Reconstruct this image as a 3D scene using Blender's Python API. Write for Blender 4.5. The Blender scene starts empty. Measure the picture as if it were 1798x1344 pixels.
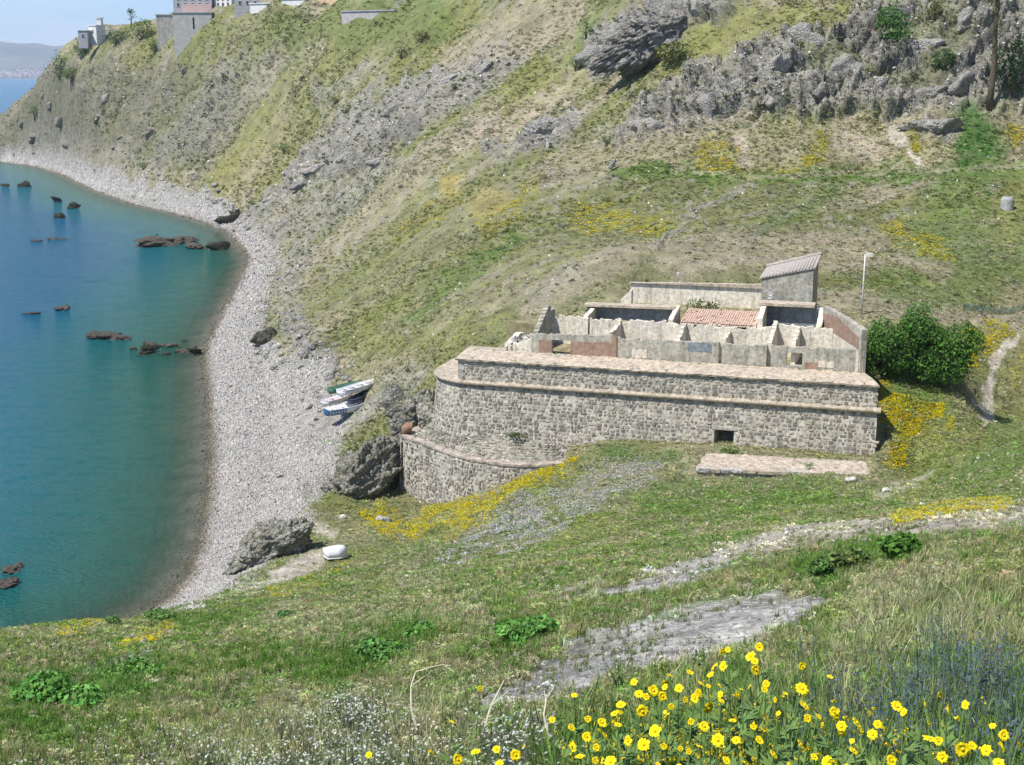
import bpy, bmesh, math, random
import numpy as np
from mathutils import Vector, Matrix, Euler

random.seed(7); RNG = np.random.default_rng(7)
SC = bpy.context.scene
COL = SC.collection
R = math.radians

# ------------------------------------------------------------------ camera, light, exposure
H = 42.0; FPX = 2400.0; CX, CY = 899.0, 672.0; PITCH = R(12.8)
cam = bpy.data.cameras.new('camera'); camo = bpy.data.objects.new('camera', cam); COL.objects.link(camo)
camo.location = (0, 0, H); camo.rotation_euler = (R(90) - PITCH, 0, 0)
cam.sensor_width = 36.0; cam.lens = 36.0 * FPX / 1798.0
cam.clip_start = 0.1; cam.clip_end = 60000
SC.camera = camo
SUN_DIR = Vector((0.50, 0.36, -1.0)).normalized()      # direction the light travels
sun = bpy.data.lights.new('sun', 'SUN'); sun.energy = 4.6; sun.angle = R(0.53); sun.color = (1.0, 0.955, 0.88)
suno = bpy.data.objects.new('sun', sun); COL.objects.link(suno)
suno.rotation_euler = SUN_DIR.to_track_quat('-Z', 'Y').to_euler()
W = bpy.data.worlds.new('World'); SC.world = W; W.use_nodes = True
nt = W.node_tree; nt.nodes.clear()
wo = nt.nodes.new('ShaderNodeOutputWorld'); bg = nt.nodes.new('ShaderNodeBackground')
sky = nt.nodes.new('ShaderNodeTexSky'); sky.sky_type = 'NISHITA'; sky.sun_disc = False
S = -SUN_DIR
sky.sun_elevation = math.asin(S.z); sky.sun_rotation = math.atan2(S.x, S.y)
sky.altitude = 40; sky.air_density = 1.0; sky.dust_density = 0.1; sky.ozone_density = 1.4
bg.inputs['Strength'].default_value = 0.12
# thin bright cloud streaks low over the sea
tc = nt.nodes.new('ShaderNodeTexCoord'); mp = nt.nodes.new('ShaderNodeMapping')
mp.inputs['Scale'].default_value = (7, 7, 42)
nz = nt.nodes.new('ShaderNodeTexNoise'); nz.inputs['Scale'].default_value = 1.6; nz.inputs['Detail'].default_value = 6
cr = nt.nodes.new('ShaderNodeValToRGB'); cr.color_ramp.elements[0].position = 0.47; cr.color_ramp.elements[1].position = 0.72
sep = nt.nodes.new('ShaderNodeSeparateXYZ')
mr = nt.nodes.new('ShaderNodeMapRange'); mr.inputs['From Min'].default_value = 0.075; mr.inputs['From Max'].default_value = 0.0
mul = nt.nodes.new('ShaderNodeMath'); mul.operation = 'MULTIPLY'
mix = nt.nodes.new('ShaderNodeMixRGB'); mix.inputs['Color2'].default_value = (5.2, 5.7, 6.3, 1)
L = nt.links.new
L(tc.outputs['Generated'], mp.inputs['Vector']); L(mp.outputs[0], nz.inputs['Vector']); L(nz.outputs[0], cr.inputs[0])
L(tc.outputs['Generated'], sep.inputs[0]); L(sep.outputs['Z'], mr.inputs[0])
L(cr.outputs[0], mul.inputs[0]); L(mr.outputs[0], mul.inputs[1]); L(mul.outputs[0], mix.inputs['Fac'])
tint = nt.nodes.new('ShaderNodeMixRGB'); tint.blend_type = 'MULTIPLY'; tint.inputs['Fac'].default_value = 1; tint.inputs['Color2'].default_value = (.52, .68, 1.0, 1)
L(sky.outputs[0], tint.inputs['Color1']); L(tint.outputs[0], mix.inputs['Color1']); L(mix.outputs[0], bg.inputs['Color']); L(bg.outputs[0], wo.inputs['Surface'])
SC.view_settings.view_transform = 'Standard'; SC.view_settings.look = 'None'
SC.view_settings.gamma = 1.0; SC.view_settings.use_curve_mapping = False
SC.view_settings.exposure = 0.46
SC.cycles.max_bounces = 6; SC.cycles.diffuse_bounces = 3; SC.cycles.transparent_max_bounces = 8
SC.cycles.use_denoising = True

# ------------------------------------------------------------------ pixel <-> world
cp, sp = math.cos(PITCH), math.sin(PITCH)
def ray(px, py):
    a = (px - CX) / FPX; b = (CY - py) / FPX
    return np.array([a, cp + b * sp, -sp + b * cp])
def PY(px, py, Y):
    d = ray(px, py); t = Y / d[1]; return np.array([d[0] * t, Y, H + d[2] * t])
def PZ(px, py, z):
    d = ray(px, py); t = (z - H) / d[2]; return np.array([d[0] * t, d[1] * t, z])
def project(x, y, z):
    z = z - H
    dep = np.maximum(y * cp - z * sp, 0.05); up = y * sp + z * cp
    return CX + FPX * x / dep, CY - FPX * up / dep

# ------------------------------------------------------------------ numpy noise
def _h(i, j, k, seed):
    n = (i * 374761393 + j * 668265263 + k * 2147483647 + seed * 974711) & 0xffffffff
    n = ((n ^ (n >> 13)) * 1274126177) & 0xffffffff
    n = ((n ^ (n >> 16)) * 2246822519) & 0xffffffff
    return ((n ^ (n >> 15)) & 0xffff) / 65535.0
def vn2(x, y, seed=0):
    xi = np.floor(x).astype(np.int64); yi = np.floor(y).astype(np.int64)
    fx = x - xi; fy = y - yi; fx = fx * fx * (3 - 2 * fx); fy = fy * fy * (3 - 2 * fy)
    z = np.zeros_like(xi)
    a = _h(xi, yi, z, seed); b = _h(xi + 1, yi, z, seed); c = _h(xi, yi + 1, z, seed); d = _h(xi + 1, yi + 1, z, seed)
    return (a * (1 - fx) + b * fx) * (1 - fy) + (c * (1 - fx) + d * fx) * fy
def fbm2(x, y, seed=0, o=4, g=0.5):
    s = 0; a = 1; t = 0
    for k in range(o):
        s = s + a * vn2(x, y, seed + k * 17); t += a; a *= g; x = x * 2.03 + 11.3; y = y * 2.03 - 7.1
    return s / t
def vn3(x, y, z, seed=0):
    xi = np.floor(x).astype(np.int64); yi = np.floor(y).astype(np.int64); zi = np.floor(z).astype(np.int64)
    fx = x - xi; fy = y - yi; fz = z - zi
    fx = fx * fx * (3 - 2 * fx); fy = fy * fy * (3 - 2 * fy); fz = fz * fz * (3 - 2 * fz)
    r = 0
    for dz, wz in ((0, 1 - fz), (1, fz)):
        for dy, wy in ((0, 1 - fy), (1, fy)):
            for dx, wx in ((0, 1 - fx), (1, fx)):
                r = r + _h(xi + dx, yi + dy, zi + dz, seed) * wx * wy * wz
    return r
def fbm3(x, y, z, seed=0, o=4, g=0.5):
    s = 0; a = 1; t = 0
    for k in range(o):
        s = s + a * vn3(x, y, z, seed + k * 13); t += a; a *= g; x = x * 2.02 + 5.2; y = y * 2.02 + 1.7; z = z * 2.02 - 3.3
    return s / t
def sstep(a, b, x):
    t = np.clip((x - a) / (b - a), 0, 1); return t * t * (3 - 2 * t)

# ------------------------------------------------------------------ shoreline and terrain control points
SHORE_PX = [(-700, 1900), (-350, 1500), (0, 1250), (150, 1135), (300, 1055), (338, 1010), (358, 960), (370, 900), (374, 850),
            (378, 800), (374, 740), (370, 690), (364, 640), (366, 608), (388, 560), (412, 515), (430, 480), (440, 455),
            (424, 430), (398, 405), (370, 394), (340, 384), (300, 373), (240, 360), (170, 336), (110, 306), (60, 291), (0, 284), (-60, 284), (-130, 276)]
SHORE = [PZ(x, y, 0)[:2] for x, y in SHORE_PX]
SHORE += [np.array(p, float) for p in ((-330, 740), (-320, 830), (-240, 900), (-100, 960), (200, 1200), (600, 1500))]
SHORE = np.array(SHORE)
SEA_POLY = np.vstack([SHORE, [[600, 9000], [-9000, 9000], [-9000, -500], [-60, -500]]])
def poly_inside(x, y, P):
    ins = np.zeros(x.shape, bool); n = len(P); j = n - 1
    for i in range(n):
        xi, yi = P[i]; xj, yj = P[j]
        if yi != yj:
            c = ((yi > y) != (yj > y)) & (x < (xj - xi) * (y - yi) / (yj - yi) + xi)
            ins ^= c
        j = i
    return ins
def shore_dist(x, y):
    """signed distance to the waterline: + on land, - at sea"""
    d = np.full(x.shape, 1e9)
    for i in range(len(SHORE) - 1):
        ax, ay = SHORE[i]; bx, by = SHORE[i + 1]; vx, vy = bx - ax, by - ay
        t = np.clip(((x - ax) * vx + (y - ay) * vy) / (vx * vx + vy * vy), 0, 1)
        d = np.minimum(d, np.hypot(x - ax - t * vx, y - ay - t * vy))
    return np.where(poly_inside(x, y, SEA_POLY), -d, d)

CTRL = []
for Y in (-2.5, 0, 4, 8, 13):                      # the slope under the viewpoint
    for s in (-1.0, -0.4, 0, 0.4, 1.0):
        X = s * (Y + 3) ; CTRL.append((X, Y, H - 1.62 - 0.325 * Y + 0.11 * X))
for a in [(0, 1200, 20), (0, 1145, 30), (0, 1121, 38), (-300, 1190, 34), (-300, 1230, 22), (150, 1180, 26), (150, 1130, 37), (150, 1094, 52), (280, 1150, 34), (280, 1105, 50), (280, 1078, 66),
          (300, 1230, 18.5), (400, 1045, 78), (430, 1022, 93), (480, 1000, 102), (540, 975, 108.5), (560, 930, 116), (600, 1000, 97), (600, 1050, 58),
          (600, 1100, 34), (600, 1200, 17), (750, 950, 102), (750, 1000, 74), (750, 1060, 36), (700, 890, 130.5), (740, 886, 129.2), (800, 873, 125.5), (870, 848, 122.6), (940, 823, 122), (680, 903, 127), (740, 903, 124.5), (840, 880, 119), (690, 840, 136), (620, 925, 119),
          (920, 855, 114), (900, 900, 107), (900, 940, 88), (900, 970, 65), (900, 1000, 42), (900, 1074, 21), (1000, 812, 122), (1050, 797, 121), (1050, 850, 107.5), (1050, 900, 91),
          (1050, 950, 66), (1050, 1000, 38), (1050, 1060, 20), (1230, 798, 117), (1300, 850, 104), (1300, 900, 80), (1300, 950, 45), (1300, 990, 28), (1300, 1050, 16.5),
          (1541, 800, 115.5), (1540, 835, 106), (1540, 870, 85), (1540, 905, 52), (1540, 940, 31), (1540, 1000, 17), (1798, 860, 70), (1798, 920, 30), (1798, 1000, 14), (1798, 1150, 7.5), (2100, 850, 60), (2100, 950, 22),
          (1600, 800, 119), (1720, 720, 130), (1798, 780, 106), (1780, 590, 150), (1590, 652, 126.5), (1690, 665, 128), (1798, 540, 160), (1700, 450, 178), (1798, 360, 205), (2100, 500, 165), (2100, 700, 125),
          (1798, 300, 222), (1500, 303, 222), (1500, 268, 227), (1500, 195, 236), (1798, 275, 227), (1798, 195, 236), (2100, 200, 232), (1300, 200, 240), (1400, 100, 248), (1400, 0, 262), (1600, 100, 247), (1600, 0, 258),
          (1798, 180, 239), (1798, 90, 246), (1798, 0, 255), (2100, 0, 250), (1400, -250, 310), (1798, -250, 300), (2200, -250, 290), (1000, -200, 390),
          (1100, 480, 153), (1000, 500, 154), (900, 560, 149), (800, 600, 150), (720, 650, 150), (640, 690, 155), (610, 660, 171), (560, 720, 158), (600, 745, 151), (640, 800, 141), (590, 860, 130), (540, 640, 184), (500, 600, 200), (520, 500, 250), (560, 500, 238), (600, 560, 200),
          (700, 500, 200), (700, 400, 245), (900, 400, 206), (900, 300, 242), (1100, 400, 190), (1100, 300, 226), (1300, 400, 182), (1300, 300, 222), (1300, 480, 158), (900, 480, 172), (1500, 400, 188), (1500, 480, 165), (1200, 500, 151), (1450, 520, 149),
          (1000, 240, 256), (1200, 200, 245), (1100, 100, 282), (1100, 20, 300), (1000, 100, 300), (1000, 0, 330), (800, 0, 385), (800, 100, 345), (800, 200, 300), (700, 300, 285), (700, 200, 325), (600, 400, 285), (500, 400, 335), (430, 402, 368),
          (600, 300, 335), (600, 200, 385), (600, 100, 420), (620, 25, 440), (500, 300, 395), (500, 200, 430), (500, 100, 455), (500, 25, 470), (400, 310, 425), (400, 200, 462), (400, 60, 490), (300, 310, 455), (300, 200, 495), (300, 90, 520),
          (200, 282, 512), (200, 200, 535), (200, 100, 560), (100, 272, 570), (100, 190, 595), (95, 120, 615), (20, 258, 648), (20, 200, 675), (35, 170, 690), (250, 60, 560), (150, 90, 590), (-60, 262, 690), (-60, 240, 705),
          (340, 40, 520), (440, 25, 500)]:
    CTRL.append(tuple(PY(*a)))
# hidden ground: the drop below the near edge, behind the crest, plateau
for a in [(0, 1190, 62), (-300, 1330, 50), (150, 1140, 76), (280, 1096, 90), (-100, 1170, 55)]: CTRL.append(tuple(PY(*a)))
for p in [(-170, 660, 40), (-140, 620, 52), (-60, 600, 62), (0, 560, 66), (60, 540, 70), (150, 520, 80), (-230, 800, 10), (-60, 780, 45), (100, 760, 60), (300, 700, 90), (300, 460, 100), (-10, 900, 20),
          (-260, 760, 12), (200, 380, 85), (340, 400, 100), (500, 600, 110), (150, 340, 78),
          (35.9, 121.4, 11.6), (33.6, 118.6, 9.6), (36, 126.5, 14.2), (40, 135, 16.0), (10, 138, 15.2), (20, 135, 15.2), (30, 130, 14.5), (2, 140, 14.0), (15, 150, 17.2), (28, 146, 17.0), (0, 133, 11), (-5, 133.5, 8.5), (10, 127, 9.5), (25, 122, 9.3)]:
    CTRL.append(tuple(map(float, p)))
CTRL = np.array(CTRL)
def warp(x, y):
    D = y + 6.0
    return np.stack([np.clip(x / np.maximum(D, 1), -2.5, 2.5) * 2.6, np.log(np.maximum(D, 1.5))], -1)
cu = warp(CTRL[:, 0], CTRL[:, 1])
def tk(r2): return 0.5 * r2 * np.log(r2 + 1e-12)
n_ = len(cu)
A = tk(((cu[:, None] - cu[None]) ** 2).sum(-1)) + np.eye(n_) * 0.0006
Pm = np.hstack([np.ones((n_, 1)), cu])
M = np.block([[A, Pm], [Pm.T, np.zeros((3, 3))]])
sol = np.linalg.solve(M, np.concatenate([CTRL[:, 2], np.zeros(3)]))
def tps(x, y):
    sh = x.shape; u = warp(x.ravel(), y.ravel()); out = np.empty(len(u))
    for i in range(0, len(u), 40000):
        v = u[i:i + 40000]
        out[i:i + 40000] = tk(((v[:, None] - cu[None]) ** 2).sum(-1)) @ sol[:n_] + sol[n_] + v @ sol[n_ + 1:]
    return out.reshape(sh)

# structured grid: s = X / (Y + 3)
s_in = np.linspace(-0.40, 0.40, 620)
s_l = -0.40 - 0.9 * np.linspace(0, 1, 46)[1:][::-1] ** 1.4; s_r = 0.40 + 0.9 * np.linspace(0, 1, 46)[1:] ** 1.4
S_AX = np.concatenate([s_l, s_in, s_r])
Y_AX = np.concatenate([np.exp(np.linspace(math.log(1.0), math.log(133.0), 300)) - 3.0,
                       np.linspace(130.6, 330, 260)[0:], np.linspace(331.6, 700, 200), np.linspace(712, 1100, 16)])
GS, GY = np.meshgrid(S_AX, Y_AX)
GX = GS * (GY + 3.0)
# coarse TPS then bilinear up (the TPS is smooth)
ci = np.unique(np.concatenate([np.arange(0, len(S_AX), 5), [len(S_AX) - 1]])); ri = np.unique(np.concatenate([np.arange(0, len(Y_AX), 4), [len(Y_AX) - 1]]))
Zc = tps(GX[np.ix_(ri, ci)], GY[np.ix_(ri, ci)])
Zr = np.stack([np.interp(S_AX, S_AX[ci], Zc[k]) for k in range(len(ri))])
Z = np.stack([np.interp(Y_AX, Y_AX[ri], Zr[:, k]) for k in range(len(S_AX))], 1)
SD = shore_dist(GX, GY)
bs = np.where(GY < 100, 0.45, 0.14)
wb = sstep(0.0, 9.0, SD)
land = wb * np.maximum(Z, 0.25) + (1 - wb) * np.minimum(SD * bs, np.maximum(Z, 0.3) + 0.4)
seabed = -np.minimum(0.19 * (-SD) + 0.002 * SD * SD, 10.0)
Z = np.where(SD > 0, land, seabed)

# ------------------------------------------------------------------ what grows or lies where: strokes over the ground
PAL = dict(khaki=(.205, .20, .105), olive=(.15, .16, .06), green=(.10, .155, .036), fresh=(.065, .135, .03), ygreen=(.195, .20, .065), ochre=(.33, .25, .06),
           tan=(.31, .265, .19), earth=(.36, .30, .225), rock=(.28, .265, .222), rockd=(.18, .17, .145), beach=(.36, .345, .315), gravel=(.29, .27, .235),
           path=(.52, .465, .385), yellow=(.44, .34, .015), lilac=(.20, .20, .15), slab=(.50, .478, .425), dark=(.05, .075, .025), drygrass=(.26, .235, .15), headland=(.17, .16, .115), track=(.46, .41, .33))
ROCKY = dict(headland=.6, rock=1, rockd=1, slab=.75, gravel=.15, beach=.1)
BARE = dict(track=.9, headland=.25, rock=.85, rockd=.85, slab=1, gravel=1, beach=1, path=1, earth=.6, tan=.35)
STROKES = [
 # far headland
 ('headland', .75, [(20, 230, 55), (120, 200, 85), (230, 190, 100), (340, 210, 85)]), ('rock', .4, [(60, 250, 30), (250, 290, 30), (330, 240, 45), (420, 150, 45), (530, 100, 30)]),
 ('tan', .4, [(330, 330, 25), (250, 300, 25), (120, 265, 20)]),
 ('ygreen', .36, [(820, 10, 40), (680, 80, 60), (560, 150, 55), (460, 230, 42), (410, 300, 28)]), ('green', .6, [(640, 40, 35), (760, 30, 35), (520, 60, 30)]),
 ('olive', .6, [(340, 90, 28), (450, 65, 40), (600, 60, 40), (720, 50, 40)]), ('ygreen', .6, [(290, 60, 30), (240, 110, 25)]), ('olive', .55, [(260, 270, 10), (300, 215, 14), (360, 150, 12)]),
 ('ochre', .12, [(395, 322, 22), (450, 300, 26), (540, 250, 20)]), ('ygreen', .12, [(405, 285, 20), (470, 250, 18)]),
 ('rock', .5, [(560, 175, 12), (640, 120, 14), (600, 150, 10)]),
 ('rock', .85, [(420, 385, 22), (520, 320, 28), (600, 250, 40), (690, 190, 45), (790, 150, 38), (900, 105, 28)]), ('rockd', .75, [(590, 300, 8), (650, 270, 14), (730, 220, 14)]),
 ('rock', .6, [(430, 425, 18), (500, 390, 20), (600, 340, 24), (690, 285, 18)]), ('rock', .4, [(520, 420, 16), (610, 370, 16)]),
 ('tan', .6, [(880, 55, 45), (800, 95, 32), (990, 35, 45)]), ('ygreen', .7, [(900, 180, 32), (960, 140, 30)]), ('earth', .55, [(790, 260, 10), (860, 225, 14), (1000, 160, 12)]),
 ('green', .5, [(1030, 50, 18), (1015, 110, 14)]),
 ('rock', .8, [(870, 250, 16), (940, 235, 20), (1000, 205, 22)]), ('rockd', .6, [(930, 250, 8), (960, 245, 8)]),
 # crag
 ('rock', .95, [(1060, 85, 35), (1130, 55, 45), (1240, 10, 40)]), ('rock', .95, [(1100, 235, 25), (1200, 180, 48), (1300, 130, 55), (1400, 100, 75), (1550, 90, 95), (1700, 85, 100), (1850, 85, 100)]),
 ('ygreen', .8, [(1170, 100, 22), (1250, 62, 26), (1370, 25, 26), (1480, 0, 18)]), ('rockd', .6, [(1500, 60, 40), (1600, 110, 60), (1730, 60, 70)]), ('olive', .55, [(1420, 60, 22), (1520, 125, 20), (1640, 140, 24), (1690, 40, 30), (1600, 30, 20)]),
 ('rock', .8, [(1350, 165, 18), (1450, 165, 20), (1560, 165, 18), (1680, 165, 16)]),
 # bank below the crag
 ('ygreen', .4, [(1000, 270, 18), (1400, 250, 44), (1820, 240, 42)]), ('tan', .4, [(1000, 270, 18), (1200, 255, 36), (1400, 240, 42), (1600, 240, 42), (1820, 240, 42)]), ('yellow', .55, [(1235, 265, 24), (1290, 272, 14)]), ('yellow', .7, [(1440, 245, 26), (1415, 275, 14)]),
 ('yellow', .6, [(1590, 225, 14), (1600, 250, 8)]), ('yellow', .6, [(1785, 240, 22)]), ('earth', .7, [(1310, 245, 20), (1320, 262, 12)]), ('earth', .6, [(1490, 220, 24), (1540, 262, 18)]), ('path', .7, [(1562, 215, 8), (1580, 255, 6), (1615, 285, 5)]),
 ('rock', .7, [(1620, 222, 12), (1670, 228, 10)]), ('fresh', .95, [(1710, 195, 24), (1722, 240, 42), (1712, 278, 36)]), ('green', .85, [(1080, 290, 10), (1400, 299, 13), (1820, 305, 20)]), ('earth', .5, [(1180, 290, 4), (1400, 297, 5), (1620, 296, 5), (1820, 300, 6)]), ('yellow', .35, [(1250, 288, 8), (1400, 290, 6)]),
 # hillside behind the fort
 ('olive', .5, [(760, 420, 70), (640, 560, 60), (900, 340, 60)]), ('yellow', .32, [(715, 400, 24), (760, 372, 22), (800, 340, 16)]), ('yellow', .35, [(860, 400, 22), (900, 370, 22), (935, 335, 16)]), ('yellow', .42, [(1020, 375, 26), (1090, 380, 26), (1160, 388, 24)]),
 ('ochre', .55, [(790, 318, 20)]), ('ochre', .35, [(850, 350, 35)]), ('green', .65, [(912, 408, 9), (860, 450, 11), (790, 495, 13), (720, 560, 12)]), ('ygreen', .55, [(640, 600, 26), (710, 615, 22), (780, 595, 20), (840, 550, 18)]), ('ygreen', .45, [(700, 520, 22), (640, 560, 18)]),
 ('tan', .6, [(1090, 450, 28), (1000, 505, 26), (935, 545, 20)]), ('rock', .35, [(1000, 480, 20), (930, 530, 16)]), ('rock', .5, [(1310, 315, 8), (1220, 360, 8), (1150, 430, 10)]), ('rock', .4, [(1420, 345, 8), (1360, 390, 10), (1300, 440, 10)]), ('green', .5, [(1470, 330, 14), (1400, 370, 14), (1340, 410, 12)]),
 ('tan', .55, [(1480, 440, 26), (1540, 420, 20), (1180, 470, 18)]), ('green', .6, [(1700, 345, 55), (1640, 420, 50), (1770, 450, 50), (1820, 400, 50)]), ('ygreen', .7, [(1790, 350, 30), (1770, 410, 22)]), ('yellow', .45, [(1560, 400, 15), (1660, 455, 14)]), ('tan', .5, [(1650, 480, 22), (1600, 455, 14)]), ('green', .5, [(1560, 500, 30), (1640, 520, 30), (1750, 520, 24)]),
 ('rock', .65, [(530, 440, 26), (505, 520, 22), (520, 580, 24), (570, 640, 26)]), ('tan', .4, [(600, 690, 26), (660, 660, 26), (720, 645, 24)]), ('rock', .5, [(700, 680, 30), (740, 655, 18)]),
 # valley to the right of the fort
 ('green', .75, [(1600, 700, 50), (1640, 800, 60), (1760, 790, 60)]), ('ygreen', .5, [(1700, 760, 40), (1600, 850, 30)]), ('yellow', 1.3, [(1570, 725, 30), (1620, 760, 36), (1600, 800, 24), (1560, 818, 14)]), ('yellow', .8, [(1725, 600, 32), (1745, 585, 26), (1700, 640, 10)]), ('yellow', .4, [(1798, 620, 18), (1790, 660, 14)]),
 ('tan', .35, [(1700, 700, 28)]), ('path', .85, [(1785, 585, 6), (1745, 640, 8), (1728, 690, 9), (1726, 745, 8)]), ('fresh', .6, [(1060, 798, 12), (1140, 800, 12), (1200, 800, 10)]), ('green', .7, [(1180, 880, 40), (1300, 870, 34), (1450, 860, 30)]), ('path', .45, [(1540, 875, 8), (1600, 850, 8), (1640, 835, 6)]),
 # the yellow and lilac bands below the bastion
 ('yellow', .8, [(655, 905, 16), (680, 930, 20)]), ('yellow', .9, [(720, 935, 18), (790, 915, 22), (860, 892, 22), (920, 855, 16), (1000, 815, 9)]), ('lilac', .75, [(790, 970, 16), (850, 940, 22), (930, 905, 26)]), ('lilac', .65, [(1000, 880, 26), (1080, 850, 28), (1150, 825, 16)]), ('lilac', .5, [(880, 960, 14), (980, 930, 14)]),
 # beach
 ('beach', .95, [(10, 271, 9), (110, 288, 13), (220, 325, 16), (320, 357, 20), (395, 378, 16)]), ('beach', .98, [(440, 430, 20), (450, 480, 26), (420, 560, 34), (430, 640, 56), (450, 720, 75), (475, 800, 85), (480, 880, 72), (420, 960, 50), (340, 1035, 32)]), ('beach', .8, [(540, 660, 40), (560, 760, 45), (570, 820, 40)]),
 ('gravel', .8, [(540, 745, 26), (610, 735, 26), (660, 710, 18)]), ('rock', .4, [(480, 400, 18), (500, 470, 20)]),
 # the near slope
 ('tan', .4, [(700, 1010, 26), (760, 1020, 20)]), ('path', .75, [(335, 1056, 8), (430, 1036, 9), (515, 1007, 11), (552, 980, 10)]), ('path', .7, [(548, 915, 9), (585, 943, 7)]), ('yellow', .45, [(480, 1040, 9), (560, 1015, 8), (610, 985, 6)]),
 ('track', 1.0, [(1830, 903, 18), (1650, 920, 18), (1500, 934, 16), (1400, 944, 16), (1300, 968, 15), (1200, 1002, 12), (1100, 1032, 10), (980, 1052, 8)]), ('tan', .6, [(1640, 905, 20), (1750, 900, 20)]), ('yellow', .7, [(1570, 915, 12), (1640, 893, 12), (1760, 880, 12)]), ('earth', .5, [(1330, 985, 12), (1450, 950, 10)]),
 ('slab', .75, [(1070, 1040, 10), (1180, 1020, 12), (1270, 985, 10)]),
 ('slab', .97, [(895, 1205, 14), (965, 1188, 22), (1050, 1160, 32), (1150, 1132, 42), (1260, 1104, 42), (1350, 1082, 30), (1440, 1060, 12)]), ('slab', .9, [(850, 1245, 12), (945, 1222, 15), (1030, 1208, 14)]), ('slab', .7, [(1000, 1130, 9), (1070, 1110, 9)]),
 ('slab', .85, [(150, 1172, 7), (215, 1162, 9), (265, 1150, 5)]), ('yellow', .6, [(105, 1115, 8), (170, 1095, 7)]), ('yellow', .7, [(290, 1105, 12), (225, 1138, 8)]), ('fresh', .7, [(120, 1210, 40), (250, 1180, 40), (40, 1240, 40)]), ('fresh', .7, [(640, 1150, 36), (720, 1110, 26), (570, 1175, 26)]), ('fresh', .7, [(910, 1110, 26), (950, 1105, 18)]),
 ('green', .5, [(350, 1090, 40), (450, 1060, 30)]), ('drygrass', .5, [(500, 1090, 36), (820, 1080, 30), (860, 1110, 18)]), ('earth', .6, [(860, 1105, 10), (850, 1090, 8)]), ('drygrass', .55, [(1550, 1050, 60), (1650, 1000, 40)]), ('fresh', .5, [(1430, 1000, 22), (1500, 975, 18), (1580, 955, 18)]), ('drygrass', .4, [(350, 1300, 60), (560, 1290, 80), (760, 1250, 80)]),
]
def paint(x, y, z, sd):
    px, py = project(x, y, z)
    lx = x / (y + 3.0) * 60; ly = np.log(np.maximum(y + 3.0, 0.6)) * 26
    n1 = fbm2(lx * .8, ly * .8, 3, 4); n2 = fbm2(lx * 3.1, ly * 3.1, 9, 4); n3 = fbm2(x * .35 + 7, y * .35, 21, 4)
    # runnels that follow the fall of the hill (down to the left)
    rx = x * .80 + y * .45; ry = -x * .45 + y * .80
    n4 = fbm2(rx * .018, ry * .11, 31, 4); n5 = fbm2(rx * .05 + 9, ry * .35, 37, 3)
    wx = px + (n1 - .5) * 46 + (n2 - .5) * 26; wy = py + (fbm2(lx * .9 + 40, ly * .9, 5, 4) - .5) * 34 + (fbm2(lx * 3 + 9, ly * 3, 6, 3) - .5) * 20
    n = x.shape
    near = sstep(125, 85, y)
    P = {k: np.array(v) for k, v in PAL.items()}
    hill = P['khaki'] * np.ones(n + (3,))
    def over(base, c, w): return base * (1 - w[..., None]) + np.asarray(c) * w[..., None]
    hill = over(hill, P['olive'], sstep(.46, .62, n4) * .7); hill = over(hill, P['tan'], sstep(.52, .36, n4) * .55)
    hill = over(hill, P['ygreen'], sstep(.52, .66, n5) * .5); hill = over(hill, P['rock'], sstep(.56, .70, n2) * .5 * sstep(100, 200, y))
    nearc = P['olive'] * np.ones(n + (3,))
    nearc = over(nearc, P['green'], sstep(.34, .54, n1)); nearc = over(nearc, P['drygrass'], sstep(.50, .66, n2) * .7); nearc = over(nearc, P['ygreen'], sstep(.56, .7, n3) * .5)
    col = over(hill, (0, 0, 0), near * 0 + 0)
    col = hill * (1 - near[..., None]) + nearc * near[..., None]
    rock = sstep(.60, .70, n2) * .25 * (1 - near); veg = np.ones(n); yel = np.zeros(n); lil = np.zeros(n); bch = np.zeros(n)
    for name, st, pts in STROKES:
        r = max(p[2] for p in pts) + 45
        m = (px > min(p[0] for p in pts) - r) & (px < max(p[0] for p in pts) + r) & (py > min(p[1] for p in pts) - r) & (py < max(p[1] for p in pts) + r) & (y > -1)
        if not m.any(): continue
        ax, ay = wx[m], wy[m]; best = np.full(ax.shape, 9.0)
        if len(pts) == 1: best = np.hypot(ax - pts[0][0], ay - pts[0][1]) / pts[0][2]
        for a, b in zip(pts[:-1], pts[1:]):
            vx, vy = b[0] - a[0], b[1] - a[1]; t = np.clip(((ax - a[0]) * vx + (ay - a[1]) * vy) / (vx * vx + vy * vy), 0, 1)
            best = np.minimum(best, np.hypot(ax - a[0] - t * vx, ay - a[1] - t * vy) / (a[2] + t * (b[2] - a[2])))
        w = sstep(1.35, .6, best) * st
        if name not in ('beach', 'path'): w = np.clip(w * (0.55 + .9 * n2[m]), 0, 1)
        if name in ('yellow', 'lilac'):
            if name == 'yellow': yel[m] = np.maximum(yel[m] * (1 - w * .3), w)
            else: lil[m] = np.maximum(lil[m], w)
            col[m] = over(col[m], P['ygreen'] if name == 'yellow' else P['lilac'], w * (.7 if name == 'yellow' else .4))
        else:
            col[m] = over(col[m], P[name], w)
            yel[m] *= 1 - w; lil[m] *= 1 - w
        bch[m] = np.maximum(bch[m], w) if name == 'beach' else bch[m] * (1 - w)
        rock[m] = rock[m] * (1 - w) + ROCKY.get(name, 0) * w
        veg[m] = veg[m] * (1 - w) + (1 - BARE.get(name, 0)) * w
    # the strip along the water is bare stones whatever else
    bw = sstep(8.5, 2.5, sd + (n2 - .5) * 7) * sstep(3.0, 1.6, z)
    col = over(col, P['beach'], bw); veg = veg * (1 - bw); rock = rock * (1 - bw); yel *= 1 - bw; bch = np.maximum(bch, bw)
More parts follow.
